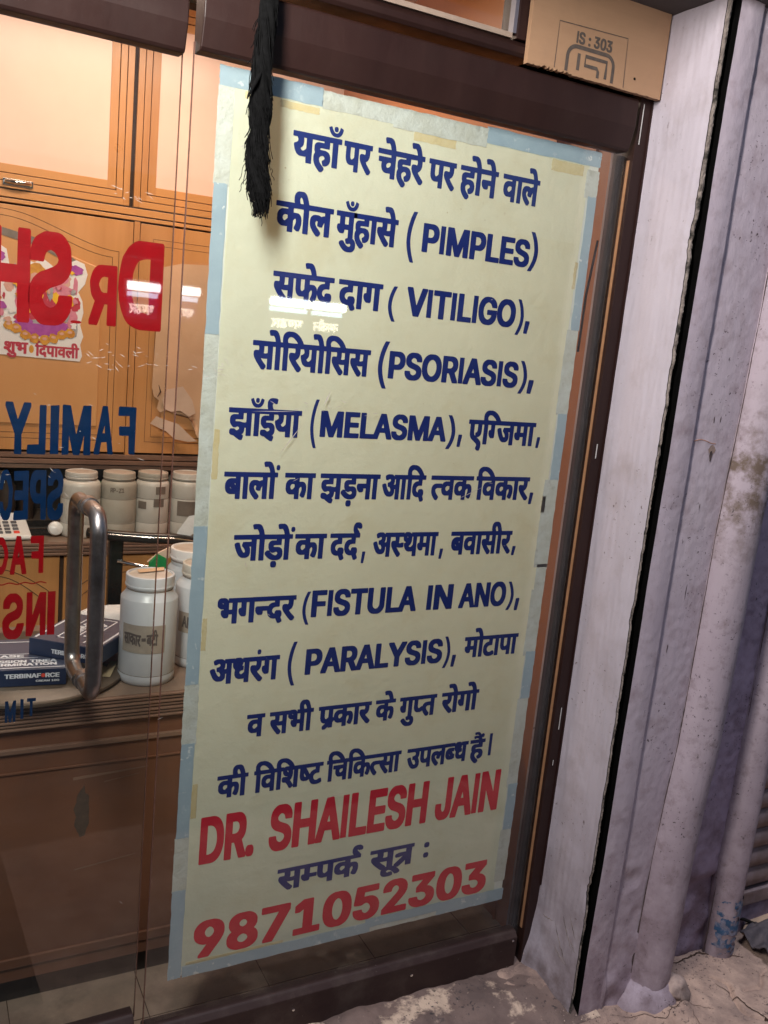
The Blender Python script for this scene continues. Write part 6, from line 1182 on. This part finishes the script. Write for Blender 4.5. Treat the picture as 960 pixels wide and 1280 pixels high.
# ------------------------------------------------------------------ black chair
r = thing('chair', 'black chair with a glossy curved top rail in front of the back counter', 'chair', (.13, .95, 0))
m = MB(); pts = [(-.17+.50*t, -.02-.09*math.sin(math.pi*t), 1.010-.075*max(0, t-.45)**1.3*2.0) for t in [k/24 for k in range(25)]]
m.tube(pts, .016, 14); m.build('top_rail', M['chair_black'], r, smooth='all')
m = MB(); m.tube([(x, y-.0165, z+.005) for x, y, z in pts], .0025, 6); m.build('rail_trim', M['chrome'], r, smooth='all')
for x in (-.085, .27):
    m = MB(); m.box(x-.024, x+.018, -.03, .0, .44, 1.0); m.build('back_post', M['chair_black'], r, bevel=.006)
m = MB(); m.tube([(-.085,-.03,.925),(.02,-.05,.905),(.27,-.03,.875)], .006, 8); m.build('cross_rail', M['chrome'], r, smooth='all')
m = MB(); m.box(-.12, .30, 0, .42, .43, .47); m.build('seat', M['chair_black'], r, bevel=.01)
for x, y in ((-.10,.02),(.28,.02),(-.10,.40),(.28,.40)):
    m = MB(); m.tube([(x,y,.43),(x,y,.02)], .012, 10); m.build('leg', M['chair_black'], r, smooth=True)

# ------------------------------------------------------------------ desk just behind the doors
YD = .250; ZD = .788
r = thing('front_desk', 'brown wooden desk with a grooved edge close behind the glass doors', 'desk')
m = MB(); m.box(-1.3, .93, YD+.006, .78, ZD-.012, ZD); m.build('desk_top', M['wood_top'], r)
for k in range(7):
    z1 = ZD-.0015-.0085*k; m = MB(); m.box(-1.3, .93, YD-(.003 if k % 2 == 0 else 0), YD+.02, z1-.006, z1); m.build('edge_moulding', M['mould'], r, bevel=.0018)
m = MB(); m.box(-1.29, .92, YD+.012, YD+.03, .10, ZD-.03); m.build('front_panel', M['wood_dark'], r)
m = MB(); m.box(-1.29, .92, YD+.004, YD+.02, .672, .684); m.build('panel_trim', M['mould'], r, bevel=.002)
m = MB(); m.box(-1.29, .92, YD+.008, YD+.02, .622, .627); m.build('panel_trim', M['wood_dark'], r, bevel=.001)
m = MB(); m.box(-1.29, .92, YD+.006, YD+.02, .135, .160); m.build('bottom_trim', M['wood_dark'], r, bevel=.002)
m = MB(); m.box(-1.29, .92, YD+.05, YD+.06, .02, .10); m.build('kick_board', M['dark'], r)
for x in (-1.28, .90):
    m = MB(); m.box(x, x+.02, YD+.03, .76, .02, ZD-.013); m.build('side_board', M['wood_dark'], r)
def stain(pts, y): 
    mb = MB(); mb.plate(pts, y, y+.0004); return mb
P = []
for k in range(40):
    t = k/40*2*math.pi; P.append((-.148+.016*math.cos(t)*(1+.4*nz(math.cos(t)*3, math.sin(t)*3, 1)), .505+.062*math.sin(t)*(1+.2*nz(math.cos(t)*3, math.sin(t)*3, 5))))
stain(P, YD+.0112).build('damp_stain', mat('desk_stain', (.07,.045,.035), (.10,.065,.045), 50, .6), r)
m = MB()
for x0, z0, x1, z1, wd in ((-.17,.592,.00,.600,.0035),(-.10,.575,-.02,.585,.0015),(-.16,.36,-.02,.375,.0018),(-.03,.59,-.028,.54,.0016)):
    m.plate([(x0,z0-wd),(x1,z1-wd*.4),(x1,z1+wd*.4),(x0,z0+wd)], YD+.0113, YD+.0118)
m.build('scuff_mark', M['mould'], r)

# board, cartons and jars on the desk
t = thing('round_board', 'brown round wooden board overhanging the desk edge under the cartons', 'board', (-.262, .455, ZD))
m = MB(); m.lathe([(.20,0.0),(.225,.002),(.237,.008),(.237,.014),(.231,.019),(0,.020)], n=72); m.build('board', M['tray'], t, smooth=True)
def carton(label, x, y, z, rz, w_, d_, h_):
    c = thing('medicine_carton', label, 'box', (x, y, z), rz, 'navy medicine cartons on the desk')
    mb = MB(); mb.m = 0; mb.box(-w_, 0, 0, d_, 0, h_); b = mb.build('carton_body', M['navy'], c, bevel=.0015)
    mb = MB(); mb.box(-w_+.002, -.002, .002, d_-.002, h_, h_+.0006); mb.build('carton_top', M['navy_top'], c)
    return c
def flat_text(mb, kind, tok, x0, x1, y0, y1, z):
    q = MB(); text(q, kind, tok, x0, x1, y0, y1, 0); mb.add([(x, yy, z-y) for x, y, yy in q.v], q.f)
ZB = ZD+.0205
c = carton('lower navy medicine carton with white lettering, flat on the round board', -.186, .300, ZB, R(-6), .30, .20, .040)
mb = MB(); text(mb, 'l', 'T E R B I N A F', -.130, -.054, .020, .030, -.0008); text(mb, 'l', 'R C E', -.045, -.015, .020, .030, -.0008); text(mb, 'l', 'C R E A M _ 1 0 G', -.065, -.015, .010, .0145, -.0008); mb.build('front_lettering', M['print_white'], c, fixn=False)
mb = MB(); blob(mb, -.0495, .025, .0045, .0045, -.001); mb.build('red_dot', M['red'], c)
mb = MB(); Z = .0412
flat_text(mb, 'l', 'M I S S I O N _ T I N E A', -.165, -.02, .040, .056, Z); flat_text(mb, 'l', 'T E R M I N A T I O N', -.165, -.02, .020, .036, Z)
for a in ((-.29,-.004,.0065,.0105),(-.26,-.06,.068,.0705),(-.26,-.06,.094,.0965),(-.26,-.2575,.068,.0965),(-.29,-.003,.175,.179)): mb.add([(a[0],a[2],Z),(a[1],a[2],Z),(a[1],a[3],Z),(a[0],a[3],Z)], [(0,1,2,3)])
flat_text(mb, 'l', 'B O N U S', -.25, -.18, .074, .089, Z); flat_text(mb, 'l', 'C A S E', -.16, -.09, .074, .089, Z); flat_text(mb, 'l', 'U . S', -.23, -.19, .108, .124, Z); mb.build('top_lettering', M['print_white'], c, fixn=False)
mb = MB(); mb.box(-.30, -.19, .13, .20, .0408, .0425); mb.build('pink_leaflet', M['paper'], c)
c = carton('upper navy medicine carton lying askew across the lower one, stripes on top', -.118, .292, ZB+.0415, R(-38), .175, .205, .040)
mb = MB(); text(mb, 'l', 'T E R B I N A F', -.118, -.053, .012, .022, -.0008); text(mb, 'l', 'R C E', -.044, -.018, .012, .022, -.0008); mb.build('front_lettering', M['print_white'], c, fixn=False)
mb = MB(); blob(mb, -.0485, .017, .004, .004, -.001); mb.build('red_dot', M['red'], c)
mb = MB()
for x0, x1, y0, y1 in ((-.168,-.162,.01,.19),(-.125,-.121,.03,.19),(-.085,-.081,.03,.19),(-.052,-.048,.02,.19),(-.012,-.006,.005,.20),(-.125,-.085,.03,.034),(-.125,-.05,.186,.19)): mb.add([(x0,y0,Z),(x1,y0,Z),(x1,y1,Z),(x0,y1,Z)], [(0,1,2,3)])
q = MB(); text(q, 'l', 'T E R B I N A F O R C E', .04, .18, 0, .022, 0); mb.add([(-.112+yy, x, Z-y+.0001) for x, y, yy in q.v], q.f); q = MB(); text(q, 'l', 'T I N E A', .05, .16, 0, .016, 0); mb.add([(-.072+yy, x, Z-y+.0001) for x, y, yy in q.v], q.f)
mb.build('top_lettering', M['print_white'], c, fixn=False)

G2 = 'white plastic jars on the front desk'
t = jar('plastic_jar', 'big white jar with a handwritten paper label standing at the desk edge', .006, .352, ZD, .0665, .262, M['jar_cool'], M['jar_cool'], .80, G2, labels=((200,292,.32,.58,'jar_label'),), seams=(.10,), tall_lid=.11, square=True)
scribble(t, .0665, 'स ा क ा र - ब ट ी', 206, 276, .104, .130, kind='d')
m = MB(); m.plate([(-.05,0),(.03,0),(.045,.03),(-.04,.036)], 0, .001); o = m.build('torn_sticker', M['kraft'], t); o.location = (.012,.01,.2635); o.rotation_euler = (R(-90), 0, R(12)); o.scale = (.8,.8,.8)
t = jar('plastic_jar', 'white jar with APO handwritten on its label, half hidden behind the poster edge', .158, .430, ZD, .0665, .262, M['jar_cool'], M['jar'], .74, G2, labels=((200,300,.36,.56,'jar_label'),), seams=(.10,), tall_lid=.11, square=True)
scribble(t, .0665, 'A P O', 212, 246, .108, .136)
t = jar('plastic_jar', 'third white jar with a pinkish lid standing behind the APO jar', .175, .585, ZD, .066, .262, M['jar_cool'], M['paper'], .86, G2, seams=(.10,), tall_lid=.11, square=True)
r = thing('green_packet', 'small green packet with a white corner wedged behind the big jar', 'packet', (.105, .66, ZD))
m = MB(); m.plate([(-.03,0),(.02,0),(.02,.21),(-.006,.225),(-.028,.20)], 0, .012); m.build('packet_body', M['green'], r, bevel=.002)
m = MB(); m.plate([(-.03,.20),(.0,.225),(.03,.24),(.03,.21)], .014, .022); m.build('paper_flap', M['kraft_in'], r)
o = sheet([(.190,.985),(.205,1.03),(.235,1.075),(.30,1.085),(.30,1.03),(.25,1.02),(.22,.995)], .86, 'paper_slip', 'paper', .01); tag(o, 'white slip of paper sticking up behind the jars beside the chair rail', 'paper')
def bag(u, v):
    a = 2*math.pi*u; rr = (.085*math.sin(math.pi*min(1, v*1.0+.0))**.5 if v < 1 else 0)+.001
    return (-.03+rr*math.cos(a)*(1+.25*nz(u*6, v*4, 1)), .66+rr*.6*math.sin(a), ZD+.002+.082*v+.010*nz(math.cos(a)*2, math.sin(a)*2, v*3))
m = MB(); m.grid(bag, 36, 14); o = m.build('plastic_bag', M['paper'], smooth='all', fixn=False); tag(o, 'crumpled white plastic bag with a red stripe behind the cartons', 'bag')
m2 = MB(); m2.grid(lambda u, v: (lambda p: ((p[0]+.03)*1.03-.03, (p[1]-.66)*1.05+.66, p[2]))(bag(.5+.5*u, .42+.10*v)), 24, 2); m2.build('red_stripe', M['red'], o, smooth='all', fixn=False)
def wrap(u, v):
    a = 2*math.pi*u; b_ = math.pi*(v-.5); d = 1+.35*nz(math.cos(a)*1.6, math.sin(a)*1.6, v*3)
    return (-.062+.036*d*math.cos(a)*math.cos(b_), .435+.030*d*math.sin(a)*math.cos(b_), ZD+.018+.022*d*math.sin(b_))
m = MB(); m.grid(wrap, 28, 16); o = m.build('pink_wrapper', M['pinkcloth'], smooth='all', fixn=False); tag(o, 'crumpled pink wrapper between the cartons and the big jar', 'wrapper')
m = MB(); m.add([(-.155,.355,ZB+.001),(-.085,.320,ZB+.001),(-.045,.42,ZB+.006),(-.062,.43,ZB+.008),(-.082,.375,ZB+.004),(-.10,.41,ZB+.004),(-.12,.40,ZB+.003)], [(0,1,2,4,5,6),(2,3,4)])
o = m.build('card_tag', M['tagcard']); sd_ = o.modifiers.new('s', 'SOLIDIFY'); sd_.thickness = .0008; tag(o, 'tan cardboard tag with a notch lying on the round board edge', 'tag')
